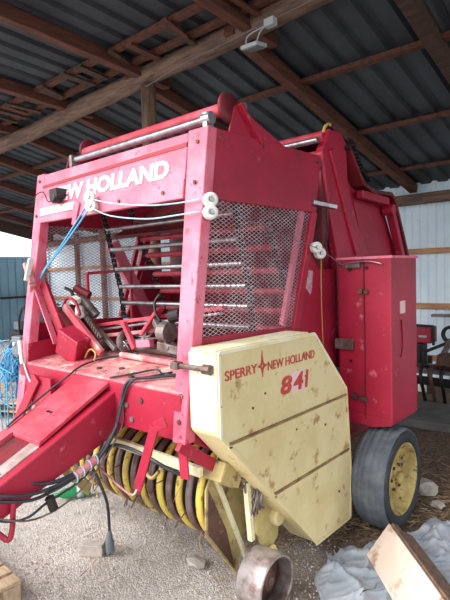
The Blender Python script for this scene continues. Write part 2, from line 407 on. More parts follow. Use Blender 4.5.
twine([(-2.50, 1.70, 2.095), (-2.3, 1.68, 2.03), (-2.0, 1.68, 1.985), (-1.8, 1.70, 1.985), (-1.65, 1.715, 1.99)], .004, WTW)
twine([(-1.60, 1.75, 2.04), (-1.60, 2.2, 1.92), (-1.60, 2.7, 1.83), (-1.59, 2.95, 1.74), (-1.56, 2.98, 1.71)], .0028, GREY)
twine([(-2.52, 1.69, 2.13), (-2.75, 1.66, 1.92), (-3.0, 1.68, 1.78), (-3.22, 1.74, 1.70)], .0055, BTW)
twine([(-2.50, 1.68, 2.09), (-2.70, 1.65, 1.92), (-2.98, 1.66, 1.76), (-3.20, 1.73, 1.68)], .0055, BTW)
twine([(-1.60, 2.75, 1.80), (-1.61, 2.76, 1.5), (-1.60, 2.76, 1.1)], .0025, OTW)

# side panels
def side(x0, x1):
    out = []
    upper = [(fy(2.06)+.07, 2.06), (2.73, 2.06), (2.80, 2.06), (2.87, 2.44), (2.80, 2.425), (fy(2.41), 2.41), (fy(2.2)+.0, 2.2)]
    upper = [(fy(2.06)+.02, 2.06), (2.80, 2.06), (2.87, 2.43), (fy(2.41)+.01, 2.41)]
    out.append(MB().prism(upper, 'x', x0, x1).obj('side_panel', RED, B, .004))
    strip = [(2.49, 1.34), (2.74, 2.06), (2.80, 2.06), (2.56, 1.34)]
    out.append(MB().prism(strip, 'x', x0-.01, x1+.01).obj('side_brace', RED, B, .004))
    low = [(fy(1.37)+.02, 1.39), (2.50, 1.36), (2.50, .62), (2.1, .62), (1.62, .90), (fy(1.0)+.02, 1.0)]
    out.append(MB().prism(low, 'x', x0, x1).obj('lower_side_panel', RED, B, .004))
    return out
sr_ = side(XR-.022, XR-.008); sl_ = side(XL+.008, XL+.022)
for s_, xx, dx in ((sr_, XR-.008, 1), (sl_, XL+.008, -1)):
    for (y, z) in ((1.9, 2.38), (2.25, 2.385), (2.6, 2.39), (2.82, 2.38)): bolt(s_[0], (xx, y, z), (dx, 0, 0), .009)
rear = [(2.50, .62), (2.50, 1.36), (2.84, 2.0), (2.93, 1.93), (3.06, 1.76), (3.06, .62)]
MB().prism([(2.44, .62), (2.44, 1.30), (2.60, 1.60), (2.72, 1.86), (2.86, 1.70), (3.08, 1.70), (3.08, .62)], 'x', XR-.055, XR-.035).obj('rear_side_panel', RED, B, .004)
MB().prism([(2.44, .62), (2.44, 1.30), (2.60, 1.60), (2.72, 1.86), (2.86, 1.70), (3.08, 1.70), (3.08, .62)], 'x', XL+.035, XL+.055).obj('rear_side_panel', RED, B, .004)
mb = MB().prism([(2.70, 1.58), (2.67, 1.65), (2.70, 1.70), (2.78, 1.69), (2.77, 1.59), (2.75, 1.54)], 'x', XR-.035, XR-.032)
mb.obj('sticker', STK, B, label='torn pale sticker')
# wire latch at the top rear of the side
mb = MB().bar((XR+.0, 2.74, 2.12), (XR+.05, 2.95, 2.10), .03, .03)
mb.obj('latch', STEEL, B, .004)
MB().tube([(XR+.04, 2.86, 2.10), (XR+.04, 2.85, 2.0), (XR+.03, 2.87, 1.93), (XR+.03, 2.83, 1.84)], .007, 6).obj('latch_chain', BLACK, B)

# expanded-metal guards in both side windows
def guard(x, quad, sp=.019, ang=27, r=.0017):
    mb = MB(); n = len(quad)
    for sgn in (1, -1):
        d = Vector((math.cos(math.radians(ang)), sgn*math.sin(math.radians(ang)))); nn = Vector((-d.y, d.x))
        ts = [nn.dot(Vector(q)) for q in quad]; t = min(ts)+sp*.5
        while t < max(ts):
            hits = []
            for i in range(n):
                p, q = Vector(quad[i]), Vector(quad[(i+1) % n]); a = nn.dot(p)-t; b = nn.dot(q)-t
                if a*b < 0: hits.append(p+(q-p)*(a/(a-b)))
            if len(hits) == 2:
                a, b = hits
                off = sgn*.0008
                mb.bar((x+off, a.x, a.y), (x+off, b.x, b.y), r*2, .0016, up=(1, 0, 0))
            t += sp
    return mb.obj('mesh_guard', MESHM, B)
Q = [(fy(1.39)+.06, 1.385), (2.49, 1.36), (2.74, 2.065), (fy(2.06)+.05, 2.065)]
guard(XR-.02, Q); guard(XL+.02, Q)
for X in (XR-.035, XL+.035):
    MB().bar((X, 2.43, 1.37), (X, 2.67, 2.06), .03, .035).obj('guard_frame', FADE if X > -2 else RED, B, .003)

# bale chamber: chains with slats, front run and rear run
def chain(x, pts, name='slat_chain'):
    mb = MB()
    P = [Vector((x, y, z)) for y, z in pts]
    for a, b in zip(P, P[1:]):
        L = (b-a).length; n = max(1, int(L/.026)); t = (b-a)/n
        for i in range(n):
            c = a+t*(i+.5); wd = .016 if i % 2 else .010
            for sx in (-wd, wd): mb.bar(c-t*.6+Vector((sx, 0, 0)), c+t*.6+Vector((sx, 0, 0)), .004, .020, up=(0, 1, 0.01))
            mb.cyl(c+t*.5-Vector((.02, 0, 0)), c+t*.5+Vector((.02, 0, 0)), .008, 8)
    return mb
run1 = [(2.10, 2.34), (2.14, 2.16), (2.20, 1.89), (2.27, 1.60), (2.31, 1.22)]
run2 = [(2.36, 2.28), (2.44, 2.05), (2.55, 1.78), (2.67, 1.54), (2.80, 1.20)]
def yat(run, z):
    for (y0, z0), (y1, z1) in zip(run, run[1:]):
        if z1 <= z <= z0: return y0+(y1-y0)*(z0-z)/(z0-z1)
    return run[-1][0]
for x in (-3.02, -1.80):
    c = chain(x, run1).obj('slat_chain', BLACK, B)
    c2 = chain(x, run2).obj('slat_chain', BLACK, B)
    mbp = MB()
    for run, par in ((run1, c), (run2, c2)):
        mb = MB(); z = run[-1][1]+.03
        while z < run[0][1]-.02:
            y = yat(run, z); mb.cyl((x-.026, y, z), (x+.026, y, z), .0055, 6); z += .036
        mb.obj('chain_pin', STEEL, par)
for z in (2.16, 2.03, 1.885, 1.745, 1.615, 1.495, 1.37):
    y = yat(run1, z)
    MB().cyl((-3.0, y-.012, z), (-1.81, y-.012, z), .0155, 12).obj('slat', STEEL, B)
for z in (2.10, 1.97, 1.845, 1.70, 1.565, 1.43, 1.30):
    y = yat(run2, z)
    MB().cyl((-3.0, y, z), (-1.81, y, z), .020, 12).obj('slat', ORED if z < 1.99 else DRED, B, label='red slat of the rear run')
# chamber back, inner sides and roof plates
MB().prism([(2.96, .60), (3.02, .60), (3.02, 2.40), (2.96, 2.40)], 'x', XL+.06, XR-.06).obj('chamber_back', DRED, B)
MB().hexa([(XL+.1, 2.35, 1.98), (XR-.1, 2.35, 1.98), (XR-.1, 2.95, 2.3), (XL+.1, 2.95, 2.3)], [(XL+.1, 2.34, 2.0), (XR-.1, 2.34, 2.0), (XR-.1, 2.94, 2.32), (XL+.1, 2.94, 2.32)]).obj('chamber_baffle', DRED, B)
MB().bar((XL+.07, 2.35, 1.95), (XL+.07, 2.75, 1.25), .05, .10, up=(0, 1, 0)).obj('chamber_strut', FADE, B, .004)
mb = MB()
for a, b in (((2.1, 1.18), (2.1, 1.72)), ((2.1, 1.72), (2.5, 1.74)), ((2.5, 1.74), (2.5, 1.2))):
    mb.bar((XL+.09, a[0], a[1]), (XL+.09, b[0], b[1]), .022, .022, up=(1, 0, 0))
mb.obj('inner_frame', ORED, B, .003)

# front deck, between the posts
mb = MB()
deck_top = [(XL+.06, 1.575), (XR-.085, 1.575), (XR-.085, 2.10), (XL+.06, 2.10)]
mb.hexa([(XL+.0, 1.60, .90), (XR-.03, 1.60, .905), (XR-.03, 2.12, .95), (XL+.0, 2.12, .95)], [(XL+.0, 1.60, 1.135), (XR-.03, 1.60, 1.14), (XR-.03, 2.12, 1.20), (XL+.0, 2.12, 1.20)])
deck = mb.obj('front_deck', DUST, B, .008)
MB().box((XL+.02, 1.588, .90), (XR-.04, 1.597, 1.125)).obj('deck_front_plate', RED, deck, .002)
for p in ((-2.10, 1.588, 1.02), (-2.06, 1.588, .95), (-1.98, 1.588, 1.06), (-1.72, 1.588, .96)): bolt(deck, p, (0, -1, 0), .016, DULL)
for p in ((-2.5, 1.7, 1.15), (-2.35, 1.75, 1.155), (-2.15, 1.66, 1.147)): bolt(deck, p, (0, 0, 1), .018, RUST)

rq = random.Random(21); mb = MB()
for i in range(170):
    x = rq.uniform(-3.15, -1.80); y = rq.uniform(1.62, 2.06); z = 1.137+(y-1.6)*.118+.003; a = rq.uniform(0, 6.28); L = rq.uniform(.008, .04)
    mb.bar((x, y, z), (x+math.cos(a)*L, y+math.sin(a)*L, z+.118*math.sin(a)*L+.001), .003, .002)
mb.obj('chaff', STRAW, deck, kind='stuff')
# drawbar tongue: hollow tapering box that slopes down towards the tractor
def tz(y, top):   # along the slope
    return (1.10+(y-1.60)*.52) if top else (.85+(y-1.60)*.355)
TL, TR = -2.66, -2.20
yf = .50
def ztop(y): return tz(y, 1)+max(0, 1.17-y)*.07
mb = MB()
mb.prism([(yf, tz(yf, 0)), (1.66, tz(1.66, 0)), (1.66, tz(1.62, 1)), (1.17, ztop(1.17)), (yf, ztop(yf))], 'x', TL, TR)
tg = mb.obj('drawbar', RED, B, .008)
# lid of the tongue
mb = MB(); ly0, ly1 = 1.17, 1.60
mb.hexa([(TL+.08, ly0, tz(ly0, 1)+.005), (TR-.05, ly0, tz(ly0, 1)+.005), (TR-.05, ly1, tz(ly1, 1)+.005), (TL+.08, ly1, tz(ly1, 1)+.005)],
        [(TL+.08, ly0, tz(ly0, 1)+.028), (TR-.05, ly0, tz(ly0, 1)+.028), (TR-.05, ly1, tz(ly1, 1)+.028), (TL+.08, ly1, tz(ly1, 1)+.028)])
lid = mb.obj('drawbar_lid', ORED, tg, .004)
MB().cyl((-2.44, 1.33, tz(1.33, 1)+.027), (-2.44, 1.33, tz(1.33, 1)+.032), .012, 10).obj('bolt', BLACK, lid)
MB().cyl((-2.41, 1.33, tz(1.33, 1)+.027), (-2.41, 1.33, tz(1.33, 1)+.032), .010, 10).obj('bolt', BLACK, lid)
GUIDE = mat('bare_guide_plate', (178, 160, 154), .6, .1, second=(150, 120, 116), amt=.5, scale=9)
def chq(x0, x1, h0, h1, nm, m, y1=1.17):
    z = ztop
    return MB().hexa([(x0, yf, z(yf)+h0), (x1, yf, z(yf)+h0), (x1, y1, z(y1)+h0), (x0, y1, z(y1)+h0)], [(x0, yf, z(yf)+h1), (x1, yf, z(yf)+h1), (x1, y1, z(y1)+h1), (x0, y1, z(y1)+h1)]).obj(nm, m, tg, .002)
chq(TR-.14, TR-.05, -.02, .008, 'guide_plate', GUIDE)
chq(TL+.14, TR-.14, -.02, .003, 'drawbar_hollow_shade', DRED)  # dark red strip: shade of the open hollow painted as colour
chq(TL+.05, TL+.14, -.02, .03, 'drawbar_flange', ORED)
# tow loop under the tongue
MB().tube([(TR+.02, 1.0, .70), (TR+.02, .995, .66), (TR+.02, .985, .57), (TR+.02, .965, .53), (TR+.0, .93, .57), (TR-.05, .90, .60)], .013, 10).obj('safety_loop', RED, tg)
# hydraulic hoses (each its own piece)
def hose(pts, r=.011, m=HOSE): return MB().tube(pts, r*.74, 8, 4).obj('hydraulic_hose', m, B)
HOSES_HERE = True

# left cluster: raised arm, drive shields and levers
def flat(pts, th, m, name, ax='x', x=0, par=B, bev=.003, label=None):
    return MB().prism(pts, ax, x-th/2, x+th/2).obj(name, m, par, bev, label)
MB().bar((-3.17, 1.74, 1.66), (-2.95, 1.76, 1.25), .028, .060, up=(1, .3, .5)).obj('shield_plate', RED, B, .004)
MB().bar((-3.20, 1.70, 1.64), (-2.99, 1.71, 1.26), .05, .008, up=(1, .3, .5)).obj('shield_plate', FADE, B, .002, label='pale edge flange of the shield')
MB().box((-3.00, 1.72, 1.16), (-2.80, 1.86, 1.34), Euler((.15, .42, .15))).obj('gear_housing', RED, B, .008)
MB().box((-3.10, 1.84, 1.28), (-2.98, 1.94, 1.50), Euler((.1, -.5, .2))).obj('gear_housing', DRED, B, .01)
MB().bar((-3.05, 1.82, 1.50), (-2.70, 1.86, 1.20), .05, .03, up=(0, 1, 0)).obj('tension_arm', DUST, B, .003)
MB().bar((-3.0, 1.92, 1.45), (-2.66, 1.94, 1.22), .03, .03, up=(0, 1, 0)).obj('tension_arm', DULL, B, .003)
mb = MB()
for k_ in range(9): mb.lathe([(-.004, .016), (.004, .016), (.004, .024), (-.004, .024)], (-2.93+k_*.020, 1.90, 1.44-k_*.017), 'x', 12)
mb.tube([(-2.94, 1.90, 1.45), (-2.75, 1.90, 1.29)], .014, 8, 0)
mb.obj('tension_spring', DULL, B)
MB().tube([(-3.10, 1.84, 1.50), (-3.0, 1.82, 1.56), (-2.94, 1.84, 1.52), (-2.90, 1.84, 1.44)], .010, 6).obj('trip_lever', RED, B)
MB().tube([(-3.16, 1.90, 1.62), (-3.06, 1.88, 1.60), (-3.02, 1.88, 1.54)], .012, 6).obj('trip_lever', BLACK, B)
MB().box((-3.03, 1.84, 1.52), (-2.97, 1.90, 1.56), Euler((.2, .4, .1))).obj('bearing_block', WHITE, B, .006, label='whitish bearing block')
mb = MB()
for a, b in (((-3.25, 1.70, 1.60), (-3.17, 1.66, 1.66)), ((-3.17, 1.66, 1.66), (-3.22, 1.66, 1.76)), ((-3.22, 1.66, 1.76), (-3.24, 1.66, 1.80))):
    mb.bar(a, b, .03, .045, up=(0, 1, 0))
mb.obj('twine_arm', DUST, B, .004)
MB().bar((-3.19, 1.63, 1.68), (-3.19, 1.67, 1.83), .02, .035, up=(0, 1, 0)).obj('arm_tip', WHITE, B, .004, label='white arm tip')
for i, (p, q, r) in enumerate((((-3.05, 1.95, 1.55), (-2.95, 2.0, 1.42), .035), ((-3.12, 1.95, 1.62), (-3.02, 2.0, 1.56), .03), ((-2.92, 2.0, 1.30), (-2.80, 1.95, 1.24), .035), ((-3.0, 1.9, 1.48), (-2.93, 1.86, 1.44), .03))):
    MB().cyl(p, q, r, 14).obj('drive_shaft', (DULL, DRED, DULL, WHITE)[i], B, .004)
MB().cyl((-3.2, 1.86, 1.42), (-3.13, 1.86, 1.42), .07, 20).obj('sprocket', DULL, B, .004)
# side shield that hangs below the left post, with its big pivot bar
flat([(1.62, 1.26), (2.05, 1.30), (2.05, .92), (1.72, .82), (1.60, 1.0)], .02, RED, 'left_skirt', 'x', -3.20)
MB().bar((-2.87, 1.50, 1.085), (-3.20, 1.50, .72), .070, .015, up=(0, 1, 0)).obj('parking_stand', RED, B, .003)
MB().box((-2.98, 1.515, .90), (-2.74, 1.545, 1.09)).obj('stand_bracket', RED, B, .003)
MB().tube([(-2.90, 1.50, .90), (-2.89, 1.49, .84), (-2.90, 1.49, .78), (-2.89, 1.49, .72)], .008, 6).obj('hanging_chain', DULL, B)
jb = MB().box((-3.38, 1.60, 1.17), (-3.29, 1.66, 1.30), Euler((0, 0, .2))).obj('junction_box', GREY, B, .006)
MB().cyl((-3.34, 1.60, 1.25), (-3.34, 1.588, 1.25), .012, 8).obj('bolt', WHITE, jb)
MB().tube([(-3.24, 1.60, 1.28), (-3.20, 1.585, 1.15), (-3.10, 1.575, 1.02), (-2.98, 1.575, .98), (-2.8, 1.575, .97)], .007, 6).obj('cable', WTW, B)
MB().cyl((-3.24, 1.585, 1.28), (-3.20, 1.575, 1.13), .014, 10).obj('grease_pipe', WHITE, B)
# twine box feed bars, knife arm and levers seen in the opening
MB().bar((-3.15, 2.02, 1.33), (-1.80, 2.05, 1.505), .05, .022).obj('feed_bar', ORED, B, .003)
MB().bar((-3.15, 1.99, 1.295), (-1.80, 2.02, 1.475), .03, .014).obj('feed_bar', STEEL, B, .003, label='grey steel feed bar')
MB().bar((-3.15, 2.02, 1.255), (-2.15, 2.03, 1.375), .04, .024).obj('feed_bar', DUST, B, .003)
MB().bar((-2.9, 2.03, 1.235), (-2.0, 2.03, 1.345), .03, .012).obj('feed_bar', STEEL, B, .003, label='grey steel feed bar')
MB().bar((-3.1, 2.05, 1.20), (-2.2, 2.05, 1.26), .05, .02).obj('feed_bar', DRED, B, .003)
ka = MB().bar((-2.26, 1.99, 1.50), (-2.40, 1.96, 1.33), .02, .07, up=(0, 1, .3)).obj('knife_arm', ORED, B, .004)
MB().bar((-2.44, 1.95, 1.27), (-2.31, 1.95, 1.285), .04, .045).obj('knife_block', FADE, ka, .004)
MB().bar((-2.36, 1.97, 1.40), (-2.40, 1.95, 1.29), .012, .02).obj('knife_link', STEEL, ka, .002)
MB().tube([(-2.24, 1.97, 1.58), (-2.27, 1.95, 1.53), (-2.24, 1.93, 1.47), (-2.20, 1.93, 1.42)], .009, 8).obj('lever', BLACK, B)
MB().bar((-2.30, 1.97, 1.42), (-2.12, 1.92, 1.26), .03, .04).obj('lever', DULL, B, .004)
MB().cyl((-2.20, 1.94, 1.36), (-2.13, 1.94, 1.36), .06, 20).obj('sprocket', DULL, B, .005)
MB().cyl((-2.14, 1.96, 1.45), (-2.05, 1.96, 1.47), .04, 14).obj('spool', BLACK, B, .005)
MB().bar((-2.22, 1.93, 1.28), (-1.85, 1.93, 1.24), .04, .05).obj('lever', DULL, B, .004)
MB().cyl((-2.65, 2.02, 1.235), (-1.78, 2.02, 1.215), .022, 12).obj('lower_roller', DULL, B)
MB().cyl((-2.55, 1.90, 1.20), (-1.78, 1.90, 1.185), .018, 12).obj('lower_roller', DUST, B)
MB().tube([(-2.80, 1.80, 1.17), (-2.76, 1.80, 1.22), (-2.70, 1.79, 1.235), (-2.65, 1.78, 1.21), (-2.66, 1.77, 1.165)], .006, 6).obj('wire_loop', OTW, B)

for i in range(14):
    x = rq.uniform(-2.9, -1.9); y = rq.uniform(1.9, 2.1); z = rq.uniform(1.20, 1.36)
    MB().tube([(x, y, z), (x+rq.uniform(-.10, .14), y+rq.uniform(-.03, .03), z+rq.uniform(-.03, .07)), (x+rq.uniform(.05, .22), y, z+rq.uniform(-.04, .05))], rq.uniform(.005, .010), 6, 2).obj('linkage_rod', (STEEL, DULL, DUST, BLACK)[i % 4], B)
MB().lathe([(-.012, .02), (-.012, .075), (.012, .075), (.012, .02)], (-2.62, 2.0, 1.27), 'x', 24).obj('sprocket', DULL, B)
MB().bar((-2.55, 1.93, 1.40), (-2.45, 1.93, 1.24), .03, .03, up=(0, 1, 0)).obj('lever', ORED, B, .003)
# top rollers
def top_roller(y, z, x0, x1, r, m, name='top_roller'):
    return MB().cyl((x0, y, z), (x1, y, z), r, 24).obj(name, m, B, .003, smooth=False)
r1 = top_roller(1.96, 2.530, -2.93, -1.70, .033, ORED)
r2 = top_roller(1.88, 2.470, -2.93, -1.70, .022, STEEL)
for X in (-2.94, -1.69):
    e1 = MB().lathe([(-.012, .0), (-.012, .074), (.0, .082), (.012, .074), (.012, .0)], (X, 2.00, 2.545), 'x', 32).obj('end_disc', DRED, B)
mb = MB().box((-1.735, 1.845, 2.42), (-1.705, 1.90, 2.50)); mb.cyl((-1.745, 1.87, 2.47), (-1.69, 1.87, 2.47), .032, 14)
mb.obj('roller_bearing', STEEL, B, .004)
mb = MB().box((-2.955, 1.845, 2.42), (-2.925, 1.90, 2.50)); mb.obj('roller_bearing', DULL, B, .004)
# gusset arms from the front disc down to the top of the side
for X in (XR-.03, XL+.03):
    flat([(1.98, 2.41), (2.03, 2.56), (2.09, 2.575), (2.20, 2.52), (2.50, 2.42)], .012, RED, 'gusset_arm', 'x', X)
    MB().bar((X+.015, 2.05, 2.57), (X+.015, 2.22, 2.40), .05, .02).obj('arm_flange', RED, B, .003)
    MB().cyl((X-.02, 2.08, 2.56), (X+.035, 2.08, 2.56), .02, 12).obj('pivot_pin', STEEL, B)
# rear roller set
r3 = top_roller(3.02, 2.60, -2.95, -1.72, .030, ORED)
r4 = top_roller(2.94, 2.555, -2.95, -1.72, .020, STEEL)
r5 = top_roller(3.02, 2.47, -2.95, -1.72, .035, ORED)
r6 = top_roller(2.97, 2.42, -2.95, -1.72, .022, STEEL)
MB().box((-1.76, 2.90, 2.38), (-1.71, 2.97, 2.44)).obj('roller_bearing', STEEL, B, .004)
MB().tube([(-1.69, 2.96, 2.60), (-1.68, 2.97, 2.64), (-1.68, 3.02, 2.665), (-1.68, 3.04, 2.66)], .010, 8).obj('twine_knot', OTW, B)

# tailgate
outer = [(2.95, 2.50), (3.05, 2.65), (3.20, 2.655), (3.29, 2.59), (3.39, 2.46), (3.51, 2.34), (3.68, 2.295), (4.02, 2.31), (4.10, 2.26), (4.37, 1.80), (4.50, 1.35), (4.45, .80), (4.1, .55), (3.3, .55), (3.14, 1.0), (3.13, 1.8)]
plate = [(3.0, 2.45), (3.06, 2.60), (3.20, 2.61), (3.36, 2.42), (3.49, 2.31), (3.67, 2.265), (4.0, 2.28), (4.35, 1.78), (4.46, 1.3), (4.4, .85), (4.05, .6), (3.35, .6), (3.2, 1.0)]
for X, sg in ((XR-.05, 1), (XL+.05, -1)):
    tgp = flat(plate, .016, RED, 'tailgate_side', 'x', X-.11*sg if False else X-.07*sg)
    # raised front arm
    flat([(2.945, 2.47), (3.05, 2.645), (3.20, 2.65), (3.285, 2.585), (3.30, 2.30), (3.45, 2.02), (3.62, 1.79), (3.60, 1.0), (3.14, 1.0), (3.13, 1.80), (3.0, 2.2)], .06, RED, 'tailgate_arm', 'x', X-.02*sg, bev=.01)
    MB().bar((X+.015*sg, 3.04, 2.50), (X+.015*sg, 3.40, 1.80), .03, .05, up=(0, 1, 0)).obj('arm_rib', RED, B, .006)
    mb = MB(); rimp = [(3.285, 2.585), (3.39, 2.46), (3.51, 2.34), (3.68, 2.295), (4.02, 2.31), (4.10, 2.26), (4.37, 1.80), (4.50, 1.35), (4.45, .80)]
    for a, b in zip(rimp, rimp[1:]): mb.bar((X-.02*sg, a[0], a[1]-.012), (X-.02*sg, b[0], b[1]-.012), .11, .03, up=(0, .01, 1) if abs(a[1]-b[1]) < .2 else (0, 1, 0))
    mb.obj('tailgate_flange', DRED, B, .004)
    mb = MB()
    for a, b in (((3.50, 2.25), (3.98, 2.235)), ((4.05, 2.20), (4.28, 1.78)), ((4.28, 1.78), (4.38, 1.3))): mb.bar((X, a[0], a[1]), (X, b[0], b[1]), .06, .06, up=(0, .6, 1))
    mb.obj('tailgate_rib', RED, B, .008)
    MB().cyl((X-.04*sg, 4.02, 2.17), (X+.05*sg, 4.02, 2.17), .045, 20).obj('pivot_boss', RED, B, .004)
    flat([(3.5, 2.2), (3.95, 2.18), (4.2, 1.78), (3.68, 1.79)], .01, RED, 'tailgate_panel', 'x', X-.055*sg)
MB().hexa([(XL+.1, 3.05, 2.60), (XR-.1, 3.05, 2.60), (XR-.1, 3.3, 2.52), (XL+.1, 3.3, 2.52)], [(XL+.1, 3.05, 2.615), (XR-.1, 3.05, 2.615), (XR-.1, 3.3, 2.535), (XL+.1, 3.3, 2.535)]).obj('tailgate_top', DRED, B)
MB().prism([(3.7, 2.25), (4.02, 2.27), (4.36, 1.79), (4.48, 1.3), (4.42, .82), (4.05, .58), (4.0, .62), (4.38, .86), (4.43, 1.3), (4.31, 1.78), (3.98, 2.22), (3.7, 2.21)], 'x', XL+.12, XR-.12).obj('tailgate_back', DRED, B)
mb = MB(); P = [(3.29, 2.60), (3.37, 2.50), (3.47, 2.39), (3.58, 2.335)]
c = chain(XR-.02, [(y+.02, z+.02) for y, z in P]).obj('drive_chain', BLACK, B)
MB().cyl((XR-.06, 3.27, 2.55), (XR-.0, 3.27, 2.55), .018, 10).obj('pivot_pin', BLACK, B)

# big red drive-cover box on the right side
bx = [( -1.62, 2.995), (-1.25, 2.985), (-1.25, 3.41), (-1.62, 3.41)]
mb = MB(); mb.hexa([(x, y, .705 if x > -1.5 else .73) for x, y in bx], [(x, y, 1.765) for x, y in bx])
box = mb.obj('drive_cover', RED, B, .008)
# front is bowed: a shallow lower lip
MB().prism([(-1.61, .73), (-1.54, .69), (-1.38, .672), (-1.255, .70), (-1.255, .74), (-1.61, .76)], 'y', 2.978, 3.40).obj('cover_lip', RED, box, .003)
MB().box((-1.625, 2.98, 1.755), (-1.24, 3.42, 1.772)).obj('cover_rim', FADE, box, .002)
MB().box((-1.433, 2.978, .72), (-1.427, 2.99, 1.75)).obj('door_seam', DRED, box)
for (x, z, w_, h_) in ((-1.50, 1.715, .10, .03), (-1.45, 1.55, .03, .03), (-1.41, 1.545, .025, .025), (-1.57, 1.20, .13, .07), (-1.50, .86, .04, .035), (-1.44, .85, .05, .03)):
    hg = MB().box((x-w_/2, 2.965, z-h_/2), (x+w_/2, 2.99, z+h_/2)).obj('hinge', RUST if w_ < .1 else DULL, box, .004)
for (x, z, r) in ((-1.435, 1.735, .014), (-1.41, 1.70, .012), (-1.53, 1.69, .012), (-1.53, 1.09, .009)):
    MB().cyl((x, 2.98, z), (x, 2.99, z), r, 12).obj('hole_plug', BLACK, box)
MB().tube([(-1.60, 2.975, 1.72), (-1.50, 2.965, 1.735), (-1.38, 2.965, 1.74), (-1.30, 2.97, 1.72)], .005, 6).obj('latch_rod', STEEL, box)
MB().box((-1.252, 3.12, 1.40), (-1.247, 3.20, 1.48)).obj('sticker', PINK, box, label='small square pale sticker')
MB().tube([(-1.246, 3.13, 1.36), (-1.246, 3.15, 1.2), (-1.246, 3.12, 1.12)], .004, 6).obj('scrape', DRED, box)

# yellow side shield
XP = -1.45
outl = [(1.60, .97), (1.60, 1.345), (2.40, 1.34), (2.76, .96), (2.805, .43), (2.79, .135), (2.385, .14)]
mb = MB(); mb.prism(outl, 'x', XP-.19, XP)
ys = mb.obj('side_shield', YEL, B, .012)
MB().prism([(1.592, .985), (1.592, 1.335), (1.602, 1.335), (1.602, .985)], 'x', XP-.18, XP-.01).obj('shield_front_face', YELT, ys, .002, label='paler front face of the shield')  # front face takes a paler yellow than the shield's side
MB().prism([(1.61, 1.343), (2.39, 1.338), (2.39, 1.350), (1.61, 1.355)], 'x', XP-.185, XP-.03).obj('shield_top_face', YELT, ys, .004, label='paler top face of the shield')  # top face takes the same paler yellow
def ridge(a, b, w_=.011, m=YEL, nm='pressed_seam'):
    return MB().bar((XP+.002, a[0], a[1]), (XP+.002, b[0], b[1]), w_, .008, up=(1, 0, 0)).obj(nm, m, ys, .002)
for z, y0, y1 in ((.925, 1.645, 2.76), (.575, 1.98, 2.785)):
    ridge((y0, z), (y1, z), .013, SEAM); ridge((y0, z-.016), (y1, z-.016), .012)
ol = outl
for a, b in zip(ol, ol[1:]+ol[:1]): ridge(a, b, .018, YELT if a[1] > 1.2 or b[1] > 1.2 else YEL, 'folded_edge')
for (y, z, r) in ((1.83, 1.05, .007), (1.93, 1.10, .006), (2.3, 1.12, .006), (2.5, .8, .008), (2.2, .85, .006), (2.65, .35, .008)):
    MB().cyl((XP+.0, y, z), (XP+.004, y, z), r, 8).obj('rust_spot', RUST, ys)
def sm(y, z): return Matrix(((0, 0, 1, XP+.0015), (1, 0, 0, y), (0, 1, 0, z), (0, 0, 0, 1)))
text_mesh('lettering', 'SPERRY', .045, .235, sm(1.635, 1.213), RLET, ys, .012, .002, label='thin red capitals')
text_mesh('lettering', 'NEW', .045, .135, sm(1.955, 1.208), RLET, ys, .012, .002, label='thin red capitals')
text_mesh('lettering', 'HOLLAND', .045, .285, sm(2.110, 1.208), RLET, ys, .012, .002, label='thin red capitals')
mb = MB(); cy, cz = 1.912, 1.24
for i in range(4):
    a = i*math.pi/2; d = Vector((math.cos(a), math.sin(a))); n_ = Vector((-d.y, d.x)); L_ = .055 if i % 2 else .038
    if i == 1: L_ = .075
    pts = [Vector((cy, cz))+d*.012+n_*.010, Vector((cy, cz))+d*.012-n_*.010, Vector((cy, cz))+d*L_-n_*.001, Vector((cy, cz))+d*L_+n_*.001]
    mb.prism([(p.x, p.y) for p in pts], 'x', XP+.001, XP+.003)
mb.lathe([(0, .008), (.003, .008), (.003, .018), (0, .018)], (XP+.001, cy, cz), 'x', 20)
mb.obj('star_emblem', RLET, ys)
MB().box((XP+.0005, 2.165, 1.052), (XP+.0015, 2.285, 1.162)).obj('number_plate', PINK, ys, label='pale backing patch')
text_mesh('number', '8', .094, .105, sm(2.060, 1.060), RLET, ys, .03, .003, .15, label='outlined red digit')
text_mesh('number', '4', .094, .095, sm(2.178, 1.060), RLET, ys, .03, .003, .15, label='red digit')
text_mesh('number', '1', .094, .035, sm(2.292, 1.060), RLET, ys, .02, .003, .15, label='red digit')
# threaded pin holding the shield to the post
mb = MB().cyl((-1.72, 1.575, 1.272), (-1.49, 1.575, 1.272), .013, 10); mb.box((-1.72, 1.555, 1.255), (-1.67, 1.595, 1.289)); mb.cyl((-1.52, 1.575, 1.272), (-1.475, 1.575, 1.272), .024, 8)
mb.obj('shield_pin', DULL, B, .002)

# pickup: reel, bands, tines, bar, end plate
PC = (2.02, .51); PR = .265
MB().cyl((-3.10, PC[0], PC[1]), (-1.74, PC[0], PC[1]), .19, 32).obj('pickup_reel', BLACK, B)
GBAND = mat('worn_grey_band', (132, 116, 116), .4, .4, second=(104, 78, 72), amt=.5, scale=7)
n = 18
for i in range(n):
    X = -3.07+i*.0765; h = .0225; yl = i % 2 == 1
    MB().lathe([(-h, PR-.022), (-h, PR-.010), (-h*.6, PR), (0, PR+.004), (h*.6, PR), (h, PR-.010), (h, PR-.022)], (X, PC[0], PC[1]), 'x', 48, math.radians(80), math.radians(300)).obj('pickup_band', BAND if yl else GBAND, B, label='yellow pickup band' if yl else 'worn grey-brown pickup band')
for i in range(24):
    X = -3.0315+int(i*.71)*.0765; a = math.radians(150+(i*47) % 110)
    p = Vector((X, PC[0]+math.cos(a)*.19, PC[1]+math.sin(a)*.19)); q = Vector((X+.004, PC[0]+math.cos(a+.10)*.315, PC[1]+math.sin(a+.10)*.315))
    MB().tube([p, (p+q)/2, q], .0035, 6, 1).obj('tine', RUST, B)
